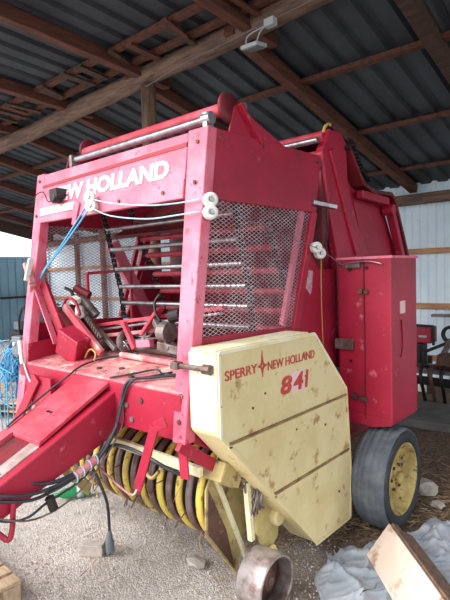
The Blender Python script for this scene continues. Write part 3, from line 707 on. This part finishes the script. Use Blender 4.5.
for i in range(16):
    X = -2.9+i*.075+rq.uniform(-.03, .03); a = math.radians(rq.uniform(150, 250)); q0 = Vector((X, PC[0]+math.cos(a)*.275, PC[1]+math.sin(a)*.275))
    MB().tube([q0, q0+Vector((rq.uniform(-.05, .05), -.03, -.04)), q0+Vector((rq.uniform(-.06, .06), -.035, -.10))], .002, 5, 1).obj('straw_strand', STRAW, B)
MB().bar((-2.62, 1.68, .755), (-1.66, 1.68, .735), .03, .050).obj('pickup_bar', YELT, B, .005)
flat([(1.90, .80), (1.76, .60), (1.75, .36), (1.98, .06), (2.06, .30), (2.25, .55), (2.20, .85)], .012, OLIVE, 'pickup_end_plate', 'x', -1.715, bev=.002)
flat([(1.90, .80), (1.76, .60), (1.75, .36), (1.98, .1), (2.06, .30), (2.25, .55), (2.20, .85)], .012, OLIVE, 'pickup_end_plate', 'x', -3.12, bev=.002)
MB().prism([(1.775, .60), (1.765, .37), (1.96, .10), (1.90, .34)], 'x', -1.709, -1.704).obj('plate_fold', RUST, B, label='darker folded front of the end plate')
MB().bar((-1.70, 1.80, .70), (-1.70, 2.05, .12), .03, .02, up=(0, 1, 0)).obj('plate_edge', YELT, B, .002)
MB().box((-1.71, 1.74, .64), (-1.58, 1.90, .74), Euler((-.5, 0, 0))).obj('pickup_bracket', OLIVE, B, .01)
MB().cyl((-1.72, 1.86, .66), (-1.60, 1.86, .66), .05, 16).obj('bearing_cap', OLIVE, B, .005)
# gauge wheel arm
flat([(1.98, .62), (2.12, .60), (2.22, .40), (2.20, .22), (2.10, .16), (2.02, .30), (2.02, .45)], .03, OLIVE, 'gauge_arm', 'x', -1.60, bev=.006)
MB().bar((-1.585, 1.93, .62), (-1.585, 1.96, .30), .03, .03, up=(0, 1, 0)).obj('height_rod', YELT, B, .003)
MB().cyl((-1.60, 2.17, .35), (-1.545, 2.17, .35), .05, 18).obj('arm_boss', YEL, B, .012)
mb = MB()
for i in range(9):
    mb.tube([(-1.60+random.uniform(-.03, .03), 1.93+random.uniform(-.05, .05), .66), (-1.57+random.uniform(-.02, .03), 1.95+random.uniform(-.05, .05), .58), (-1.57+random.uniform(-.03, .03), 1.97+random.uniform(-.05, .05), .45+random.uniform(-.04, .06))], .007, 5, 2)
mb.obj('tangled_twine', DULL, B)
MB().tube([(-1.56, 2.0, .60), (-1.555, 2.02, .55), (-1.555, 2.0, .50), (-1.555, 2.03, .46)], .012, 6).obj('hook', STEEL, B)
# gauge wheel: plain steel hoop with dished disc
GC = (1.93, .145)
gw = MB().lathe([(-.15, .132), (-.15, .145), (-.01, .145), (0, .142), (0, .132), (-.01, .130)], (-1.40, GC[0], GC[1]), 'x', 44).obj('gauge_wheel', mat('polished_steel_hoop', (190, 180, 180), .42, .5, second=(120, 92, 80), amt=.52, scale=7), B)
MB().lathe([(-.10, .0), (-.10, .131), (-.09, .131), (-.085, .06), (-.05, .045), (-.045, .0)], (-1.40, GC[0], GC[1]), 'x', 40).obj('wheel_disc', RUST, gw)
MB().cyl((-1.60, GC[0], GC[1]), (-1.44, GC[0], GC[1]), .022, 14).obj('hub', DULL, gw, .003)
MB().cyl((-1.62, GC[0], GC[1]), (-1.55, 2.12, .20), .022, 10).obj('axle_arm', OLIVE, gw)

# red bent guard irons in front of the pickup
def iron(pts, w_=.012, h_=.05):
    mb = MB()
    for a, b in zip(pts, pts[1:]): mb.bar(a, b, h_, w_, up=(.2, -1, .1))
    return mb.obj('guard_iron', RED, B, .003)
iron([(-1.70, 1.50, 1.02), (-1.78, 1.50, .98), (-1.92, 1.50, .66), (-1.96, 1.52, .615)])
iron([(-1.66, 1.575, .93), (-1.70, 1.60, .86), (-1.69, 1.60, .72)])
MB().bar((-1.68, 1.56, .90), (-1.64, 1.95, .60), .03, .06).obj('pickup_link', RED, B, .003)
MB().tube([(-1.93, 1.50, .64), (-2.0, 1.50, .60), (-2.3, 1.52, .67), (-2.42, 1.54, .72)], .006, 6).obj('guard_wire', DUST, B)
MB().tube([(-1.98, 1.62, .76), (-1.99, 1.60, .70), (-1.94, 1.60, .66), (-1.90, 1.62, .70)], .010, 6).obj('hook', OLIVE, B)

# main wheels
def wheel(xo, sg):
    xo2 = xo
    def t(o): return xo-sg*o*(.235/.272 if o > .03 else 1)
    R = .332
    prof = [(t(.255), .20), (t(.268), .24), (t(.272), .275), (t(.258), .308), (t(.235), .318), (t(.225), .322), (t(.218), .318), (t(.205), .323), (t(.178), R), (t(.172), .323), (t(.162), R),
            (t(.120), R+.001), (t(.113), .324), (t(.104), R), (t(.072), .323), (t(.065), .322), (t(.057), .326), (t(.036), .322), (t(.012), .314), (t(.0), .285), (t(.004), .245), (t(.010), .228), (t(.04), .224), (t(.22), .224)]
    w_ = MB().lathe(prof, (0, 3.10, R), 'x', 56).obj('wheel', RUB, B)
    MB().lathe([(t(-.002), .287), (t(.001), .25), (t(.010), .222), (t(.012), .235), (t(.006), .272), (t(.012), .312)], (0, 3.10, R), 'x', 56).obj('sidewall', RUBD, w_)
    rim = MB().lathe([(t(.008), .232), (t(.002), .226), (t(.010), .214), (t(.05), .205), (t(.085), .175), (t(.095), .150), (t(.085), .10), (t(.06), .06), (t(.055), 0), (t(.075), 0), (t(.11), .16), (t(.2), .19), (t(.2), .222), (t(.03), .222)], (0, 3.10, R), 'x', 48).obj('rim', RIM, w_)
    MB().cyl((t(.08), 3.10, R), (t(.02), 3.10, R), .038, 20).obj('hub_cap', RIM, rim, .006)
    for k_ in range(6):
        a = k_*math.pi/3
        MB().cyl((t(.08), 3.10+.08*math.cos(a), R+.08*math.sin(a)), (t(.055), 3.10+.08*math.cos(a), R+.08*math.sin(a)), .011, 6).obj('wheel_nut', RUST, rim)
wheel(-1.222, 1); wheel(-3.70, -1)
MB().cyl((-3.50, 3.10, .332), (-1.40, 3.10, .332), .035, 14).obj('axle', DRED, B)
MB().box((-3.1, 3.0, .40), (-1.75, 4.2, .62)).obj('lower_frame', DRED, B, .01)
MB().box((-1.72, 2.60, .55), (-1.60, 3.25, .74)).obj('axle_bracket', RED, B, .006)

# hoses
hose([(-2.62, .62, .72), (-2.30, .95, .80), (-2.19, 1.15, .72), (-2.17, 1.35, .735), (-2.16, 1.50, .80), (-2.14, 1.56, .80), (-1.98, 1.57, .79), (-1.80, 1.60, .74), (-1.74, 1.66, .70)], .013)
hose([(-2.5, .60, .80), (-2.18, .98, .70), (-2.17, 1.18, .68), (-2.165, 1.38, .74), (-2.15, 1.53, .88), (-2.13, 1.57, 1.02), (-2.08, 1.585, 1.145), (-1.98, 1.66, 1.165), (-1.86, 1.78, 1.175), (-1.78, 1.93, 1.195)], .011)
hose([(-2.5, .60, .76), (-2.17, .96, .62), (-2.165, 1.16, .64), (-2.16, 1.36, .70), (-2.14, 1.52, .86), (-2.11, 1.57, 1.04), (-2.05, 1.585, 1.15), (-2.0, 1.68, 1.165), (-1.95, 1.78, 1.175)], .008)
hose([(-2.6, .60, .75), (-2.18, .90, .66), (-2.15, 1.08, .59), (-2.15, 1.28, .62), (-2.145, 1.45, .74), (-2.13, 1.57, .90), (-2.12, 1.575, 1.02)], .006, DULL)
hose([(-2.55, .60, .81), (-2.2, .93, .74), (-2.165, 1.12, .70), (-2.16, 1.30, .72), (-2.15, 1.45, .78), (-2.13, 1.55, .93)], .012)
hose([(-2.65, 1.20, .90), (-2.645, 1.40, 1.02), (-2.60, 1.55, 1.12), (-2.62, 1.64, 1.155), (-2.66, 1.78, 1.17), (-2.60, 1.92, 1.185), (-2.48, 1.98, 1.20)], .008)
hose([(-2.24, 1.585, 1.146), (-2.16, 1.68, 1.160), (-2.08, 1.78, 1.175), (-1.98, 1.74, 1.168), (-1.90, 1.76, 1.172)], .008)
MB().cyl((-2.16, 1.30, .715), (-2.155, 1.42, .765), .020, 10).obj('hose_sleeve', DUST, B, .003)
for i in range(4):
    y = 1.30+i*.04; z = .71+i*.017
    MB().lathe([(-.003, .024), (.003, .024), (.003, .029), (-.003, .029)], (-2.16, y, z), 'y', 14).obj('twine_wrap', WTW, B)
mb = MB().cyl((-2.15, 1.155, .665), (-2.15, 1.175, .60), .022, 12); mb.tube([(-2.15, 1.16, .66), (-2.16, 1.14, .70), (-2.15, 1.18, .71)], .004, 6)
mb.obj('dust_cap', BLACK, B, .004)

# ================================================================= LOOSE THINGS
# hanging electric plug, standing on a stone
pg = thing('power_plug', (-2.50, 1.72, .02), 'grey-black cable hanging from the drawbar and ending in a round plug on the ground', 'plug')
MB().tube([(-2.20, 1.43, .70), (-2.30, 1.52, .60), (-2.47, 1.69, .35), (-2.50, 1.72, .20), (-2.50, 1.72, .13)], .009, 8).obj('cable', HOSE, pg)
mb = MB().cyl((-2.50, 1.72, .02), (-2.50, 1.72, .085), .027, 16); mb.cyl((-2.50, 1.72, .08), (-2.50, 1.72, .15), .022, 14, .012)
mb.obj('plug_body', GREY, pg, .003)
def rock(name, c, s, m, seed, label, cat='stone', rot=0, group=None, box_=False, jit=.12):
    rr = random.Random(seed); mb = MB()
    if box_:
        bmesh.ops.create_cube(mb.bm, size=2); bmesh.ops.subdivide_edges(mb.bm, edges=mb.bm.edges[:], cuts=3, use_grid_fill=True)
    else: bmesh.ops.create_icosphere(mb.bm, subdivisions=2, radius=1)
    for v in mb.bm.verts:
        v.co *= 1+rr.uniform(-jit, jit)
    rm = Matrix.Rotation(rot, 4, 'Z')
    for v in mb.bm.verts:
        v.co = rm @ Vector((v.co.x*s[0], v.co.y*s[1], v.co.z*s[2]))+Vector(c)
    zmin = min(v.co.z for v in mb.bm.verts)
    for v in mb.bm.verts: v.co.z -= zmin+.008
    return tag(mb.obj(name, m, bevel=.004), label, cat, group)
rock('stone_block', (-2.60, 1.66, 0), (.075, .035, .036), STONE, 3, 'pale squared stone block on the gravel, touching the plug', rot=.6, box_=True, jit=.05)
# green bottle
bt = thing('glass_bottle', (-3.40, 2.02, 0), 'green bottle lying on the gravel under the pickup', 'bottle')
prof = [(0, .0), (0, .038), (.01, .042), (.17, .042), (.21, .03), (.235, .016), (.28, .015), (.28, .0)]
mb = MB().lathe(prof, (0, 0, 0), 'x', 22); mb.bm.transform(Matrix.Translation((-3.31, 2.12, .042)) @ Matrix.Rotation(math.radians(-121), 4, 'Z')); mb.obj('bottle_body', GREEN, bt)
mb = MB().lathe([(.05, .0425), (.10, .0425), (.10, .0432), (.05, .0432)], (0, 0, 0), 'x', 22); mb.bm.transform(Matrix.Translation((-3.31, 2.12, .042)) @ Matrix.Rotation(math.radians(-121), 4, 'Z')); mb.obj('bottle_label', LGREY, bt, label='pale wrap label')

# pallets
def pallet(name, c, rot, L, W, nslat, label, group=None, z0=0, sw=.09):
    p = thing(name, (c[0], c[1], z0), label, 'pallet', group)
    T = Matrix.Translation((c[0], c[1], z0)) @ Matrix.Rotation(rot, 4, 'Z')
    for x in (-L/2+.05, 0, L/2-.05):
        mb = MB().box((x-.045, -W/2, .0), (x+.045, W/2, .085)); mb.bm.transform(T); mb.obj('bearer', PALW, p, .003)
    for i in range(nslat):
        y = -W/2+sw/2+i*(W-sw)/(nslat-1)
        mb = MB().box((-L/2, y-sw/2, .087), (L/2, y+sw/2, .107)); mb.bm.transform(T); mb.obj('slat', PALW, p, .003)
    return p
pallet('wooden_pallet', (-2.99, .69, 0), math.radians(-92), 1.0, .90, 8, 'bare wooden pallet on the gravel in the near left corner')
pallet('wooden_pallet', (-6.45, 3.1, 0), math.radians(25), 1.5, 1.2, 8, 'lower wooden pallet of two lying beyond the drawbar, left of the baler', 'pallets left of the baler')
pallet('wooden_pallet', (-6.35, 3.0, 0), math.radians(33), 1.2, 1.1, 7, 'upper wooden pallet, stacked crooked on another left of the baler', 'pallets left of the baler', z0=.11)

# blue twine heap and the dark machine it lies on, left
rt0 = Vector((-2.55, .8, 0))
_obj = MB.obj
def _shift(s, *a, **k):
    s.bm.transform(Matrix.Translation(rt0)); return _obj(s, *a, **k)
MB.obj = _shift
rt = thing('hand_cultivator', (-7.75, 3.9, 0), 'dark two-wheeled garden tiller behind the pallets with blue twine over it', 'tiller')
MB().box((-5.5, 2.95, .45), (-5.1, 3.3, .85)).obj('engine', BLACK, rt, .03)
MB().box((-5.42, 3.0, .85), (-5.2, 3.25, 1.0)).obj('fuel_tank', GREY, rt, .03)
for yy in (2.86, 3.38): 
    w_ = MB().lathe([(-.04, .17), (-.05, .21), (-.03, .24), (.03, .24), (.05, .21), (.04, .17)], (-5.25, yy, .235), 'y', 30).obj('wheel', RUBD, rt)
    MB().cyl((-5.25, yy-.02, .235), (-5.25, yy+.02, .235), .165, 20).obj('rim', GREY, w_)
for sy in (-.2, .2):
    MB().tube([(-5.2, 3.1+sy*.4, .7), (-5.0, 3.1+sy, 1.0), (-4.75, 3.1+sy*1.3, 1.24), (-4.6, 3.1+sy*1.4, 1.26)], .016, 8).obj('handlebar', BLACK, rt)
MB().cyl((-4.72, 3.1-.27, 1.25), (-4.58, 3.1-.285, 1.262), .026, 10).obj('grip', BLACK, rt)
MB.obj = _obj
mb = MB(); rr = random.Random(4)
for i in range(13):
    c0 = Vector((-3.66+rr.uniform(-.08, .08), 1.74+rr.uniform(-.08, .06), 1.02+rr.uniform(-.12, .12)))
    pts = [c0+Vector((rr.uniform(-.12, .12), rr.uniform(-.10, .08), rr.uniform(-.16, .16))) for k_ in range(8)]
    mb.tube(pts, .0045, 5, 3)
for i in range(9):
    x = -3.64+rr.uniform(-.12, .1); y = 1.72+rr.uniform(-.08, .08)
    mb.tube([(-3.36, 1.64, 1.22), (x, y, 1.1), (x+rr.uniform(-.05, .05), y+rr.uniform(-.05, .05), .7), (x+rr.uniform(-.05, .05), y, .35+rr.uniform(-.2, .3))], .004, 5, 3)
ot = mb.obj('twine_tangle', BTW); ot['kind'] = 'stuff'; tag(ot, 'loose tangle of bright blue baling twine hanging from the grey box beside the left post', 'twine')

# right background: bench with red machine, scrap implements
eng = thing('stationary_engine', (-2.9, 6.9, .0), 'small red engine with dark frame standing against the back wall', 'engine')
MB().box((-2.75, 6.62, .68), (-2.24, 6.85, .90)).obj('engine_cover', RED, eng, .02)
MB().box((-2.40, 6.605, .76), (-2.30, 6.62, .785)).obj('name_strip', LGREY, eng)
MB().box((-2.72, 6.60, .34), (-2.36, 6.85, .68)).obj('engine_block', BLACK, eng, .03)
mb = MB()
for a, b in (((-2.22, .66), (-2.22, .91)), ((-2.22, .91), (-2.7, .92))): mb.bar((a[0], 6.64, a[1]), (b[0], 6.64, b[1]), .03, .03, up=(0, 1, 0))
mb.obj('guard_frame', BLACK, eng, .003)
for x in (-2.7, -2.3): MB().bar((x, 6.70, 0), (x, 6.75, .5), .05, .05, up=(0, 1, 0)).obj('leg', BLACK, eng, .005)
cult = thing('spring_tine_harrow', (-2.25, 6.2, 0), 'dark rusty implement with curved arms behind the baler on the right', 'implement')
for i, x in enumerate((-2.32, -2.20, -2.08, -1.96, -1.84, -1.6)):
    MB().tube([(x, 6.35, .42), (x+.02, 6.12, .48), (x+.03, 6.02, .36), (x+.04, 6.08, .2), (x+.02, 6.2, .03)], .022, 8).obj('curved_arm', BLACK if i % 2 else RUST, cult)
MB().bar((-2.5, 6.35, .40), (-1.3, 6.35, .42), .10, .12).obj('tool_bar', DULL, cult, .008)
MB().bar((-2.5, 6.15, .30), (-1.5, 6.15, .28), .06, .10).obj('tool_bar', BLACK, cult, .008)
MB().bar((-2.22, 6.32, .62), (-1.85, 6.32, .80), .04, .04).obj('brace', BLACK, cult, .006)
MB().bar((-2.22, 6.32, .42), (-2.22, 6.32, .66), .05, .05, up=(0, 1, 0)).obj('brace', BLACK, cult, .006)
MB().bar((-2.08, 6.3, .42), (-1.9, 6.3, .80), .06, .05, up=(0, 1, 0)).obj('brace', DULL, cult, .006)
MB().lathe([(-.02, .07), (-.02, .11), (.02, .11), (.02, .07)], (-1.90, 6.3, .86), 'y', 26).obj('hoop', BLACK, cult)
MB().box((-2.05, 6.2, .42), (-1.7, 6.45, .62)).obj('gear_housing', RUST, cult, .03)
tag(MB().bar((-2.42, 7.2, 1.0), (-1.3, 7.2, 1.02), .12, .04).obj('weathered_board', DULL, bevel=.004), 'weathered grey board fixed along the back wall beyond the implements', 'board')
tag(MB().box((-2.46, 6.72, .10), (-2.34, 6.80, .30)).obj('white_canister', WHITE, bevel=.01), 'small white canister on the ground below the red engine', 'canister')
bpy.data.objects['white_canister'].location.z = -.10
tag(MB().box((-2.35, 5.2, -.01), (-1.2, 6.0, .085), Euler((0, 0, .1))).obj('concrete_slab', CONC, bevel=.01), 'flat grey concrete slab on the soil behind the right wheel', 'slab')
rock('broken_stone', (-1.28, 3.66, 0), (.085, .075, .065), STONE, 5, 'larger broken grey-white stone behind the right wheel', jit=.16, group='broken stones by the right wheel')
rock('broken_stone', (-1.16, 3.52, 0), (.05, .04, .028), STONE, 8, 'small flat broken stone in front of the larger one by the right wheel', jit=.2, group='broken stones by the right wheel')
rock('broken_stone', (-1.02, 3.62, 0), (.055, .035, .02), STONE, 9, 'low chip of stone right of the stones by the wheel', jit=.2, group='broken stones by the right wheel')
rock('broken_stone', (-2.02, 1.98, 0), (.075, .05, .02), STONE, 12, 'flat pale stone lying below the yellow pickup bands', jit=.2)

# grey plastic sheet crumpled on the ground
mb = MB(); nx, ny = 150, 110; rr = random.Random(2)
def shz(x, y):
    f = lambda a, b, c: (1-abs(math.sin(x*a+y*b+c+1.3*math.sin(x*3.1-y*4.7+c))))**4
    return .010+.030*f(7, 4, 0)+.022*f(-6, 11, 1.2)+.016*f(17, 9, 2.1)+.010*f(-23, 19, .4)+.006*f(41, -17, 3)
grid = []
for i in range(nx+1):
    row = []
    for j in range(ny+1):
        u_, v_ = i/nx, j/ny
        a = Vector((-1.62, 2.30)); b = Vector((-.35, 3.10)); c_ = Vector((-.55, 1.50))
        # parallelogram with a ragged outline
        P0 = Vector((-1.52, 2.60)); U_ = Vector((.98, 1.28)); V_ = Vector((.42, -.95))
        rag = .05*math.sin(u_*23+1)+.04*math.sin(u_*51)
        p = P0+U_*u_+V_*(v_+(.10*math.sin(u_*9+v_*2))+rag*(1-v_))
        p.x += .03*math.sin(v_*19)
        row.append(mb.bm.verts.new((p.x, p.y, shz(p.x, p.y)*(1 if 0 < i < nx and 0 < j < ny else .3))))
    grid.append(row)
for i in range(nx):
    for j in range(ny): mb.bm.faces.new((grid[i][j], grid[i+1][j], grid[i+1][j+1], grid[i][j+1]))
o = mb.obj('plastic_sheet', PLAST, smooth=True); sdm = o.modifiers.new('thickness', 'SOLIDIFY'); sdm.thickness = .003
tag(o, 'crumpled grey plastic sheet spread on the ground in the near right corner', 'sheet')

# pale wooden box leaning in the near right corner
wb = thing('wooden_box', (-.95, 2.25, 0), 'pale wooden box tipped on its edge on the grey plastic sheet', 'box')
WB_HERE = True
def quadsolid(p, e1, e2, th):
    p, e1, e2 = Vector(p), Vector(e1), Vector(e2); n_ = e1.cross(e2).normalized()*th
    mb = MB(); mb.hexa([p, p+e1, p+e1+e2, p+e2], [p+n_, p+e1+n_, p+e1+e2+n_, p+e2+n_]); return mb
A0 = Vector((-1.24, 2.60, .045)); dl = Vector((.70, -.70, -.05)).normalized()*.80; eu = Vector((.11, .06, .195)); nb = dl.cross(eu).normalized()
if nb.y < 0: nb = -nb
dp = nb*.15
quadsolid(A0, dl, eu, .016).obj('front_board', PLY, wb, .003, label='pale smooth board')
quadsolid(A0+eu, dl, dp*.30, .014).obj('edge_strip', PLYD, wb, .002, label='dark weathered edge strip')
quadsolid(A0+eu*.94+dp*.42, dl, dp*.58, .014).obj('top_board', PLYD, wb, .002, label='dark weathered board')
quadsolid(A0+dp, dl, eu*.94, .014).obj('back_board', PLYD, wb, .002)
quadsolid(A0+nb*.004, eu*.9, dp, .014).obj('end_board', PLYD, wb, .002)
quadsolid(A0+nb*.004+dl*.98, eu*.9, dp, .014).obj('end_board', PLYD, wb, .002)
# floodlight and junction box on the log
fl = thing('floodlight', (-2.45, 3.25, 3.50), 'small pale floodlight hung below the log beam on wires', 'lamp')
mb = MB().box((-2.53, 3.16, 3.46), (-2.37, 3.30, 3.49), Euler((.15, .05, 0))); mb.obj('lamp_housing', LGREY, fl, .004)
MB().box((-2.515, 3.175, 3.452), (-2.385, 3.285, 3.458), Euler((.15, .05, 0))).obj('lamp_glass', GLASS, fl)
mb = MB()
mb.tube([(-2.50, 3.2, 3.48), (-2.51, 3.22, 3.56), (-2.46, 3.25, 3.60), (-2.36, 3.27, 3.62)], .006, 6); mb.tube([(-2.40, 3.2, 3.48), (-2.38, 3.22, 3.56), (-2.36, 3.25, 3.60)], .006, 6)
mb.obj('bracket', LGREY, fl)
tag(MB().box((-2.36, 3.245, 3.60), (-2.27, 3.305, 3.66)).obj('cable_box', LGREY, bevel=.004), 'small pale junction box fixed on the log beam above the floodlight', 'box')
o = MB().tube([(2.0, 3.29, 3.78), (.5, 3.29, 3.74), (-1.0, 3.29, 3.71), (-2.28, 3.29, 3.655), (-2.8, 3.29, 3.63), (-3.3, 3.29, 3.61), (-3.7, 3.29, 3.56), (-3.85, 3.30, 3.55)], .004, 6, 5).obj('electric_cable', GREY)
tag(o, 'thin grey electric cable running along the underside of the log beam', 'cable')

# ================================================================= LOOSE GROUND COVER
rr = random.Random(11)
mb = MB()
def peb(x, y, s):
    m_ = Matrix.Translation((x, y, s*.15)) @ Euler((rr.uniform(0, 3), rr.uniform(0, 3), rr.uniform(0, 3))).to_matrix().to_4x4() @ Matrix.Diagonal((s, s*rr.uniform(.6, 1), s*rr.uniform(.5, .8), 1))
    bmesh.ops.create_icosphere(mb.bm, subdivisions=1, radius=1, matrix=m_)
for i in range(5200):
    x = rr.uniform(-4.2, -1.3); y = rr.uniform(1.0, 3.0)
    if x+.9*y > .9 and rr.random() < .96: continue
    if x < -2.5 and y < 1.22: continue
    peb(x, y, rr.uniform(.003, .0085))
o = mb.obj('gravel_chippings', PEB); o['kind'] = 'stuff'; tag(o, 'pale grey stone chippings covering the ground in front of the pickup', 'gravel')
mb = MB()
def stalk(x, y, L, r):
    a = rr.uniform(0, math.pi*2); z0 = rr.uniform(.002, .02); z1 = rr.uniform(.002, .035)
    mb.bar((x, y, z0), (x+math.cos(a)*L, y+math.sin(a)*L, z1), r, r*.7)
for i in range(2100):
    t = rr.random()
    if t < .55: x = rr.gauss(-1.55, .35); y = rr.gauss(2.75, .35)
    elif t < .75: x = rr.gauss(-1.1, .25); y = rr.gauss(3.5, .35)
    else: x = rr.uniform(-2.9, -1.0); y = rr.uniform(1.3, 4.5)
    if x < -3 or x > .2: continue
    k1 = ((x+1.52)*(-.95)-(y-2.60)*.42)/(.98*(-.95)-1.28*.42); k2 = ((y-2.60)*.98-(x+1.52)*1.28)/(.98*(-.95)-1.28*.42)
    if -.12 < k1 < 1.1 and -.12 < k2 < 1.1 and rr.random() < .93: continue
    stalk(x, y, rr.uniform(.03, .13), rr.uniform(.0015, .004))
o = mb.obj('straw_litter', STRAW); o['kind'] = 'stuff'; tag(o, 'scattered straw and chaff around the right wheel and shield', 'straw')
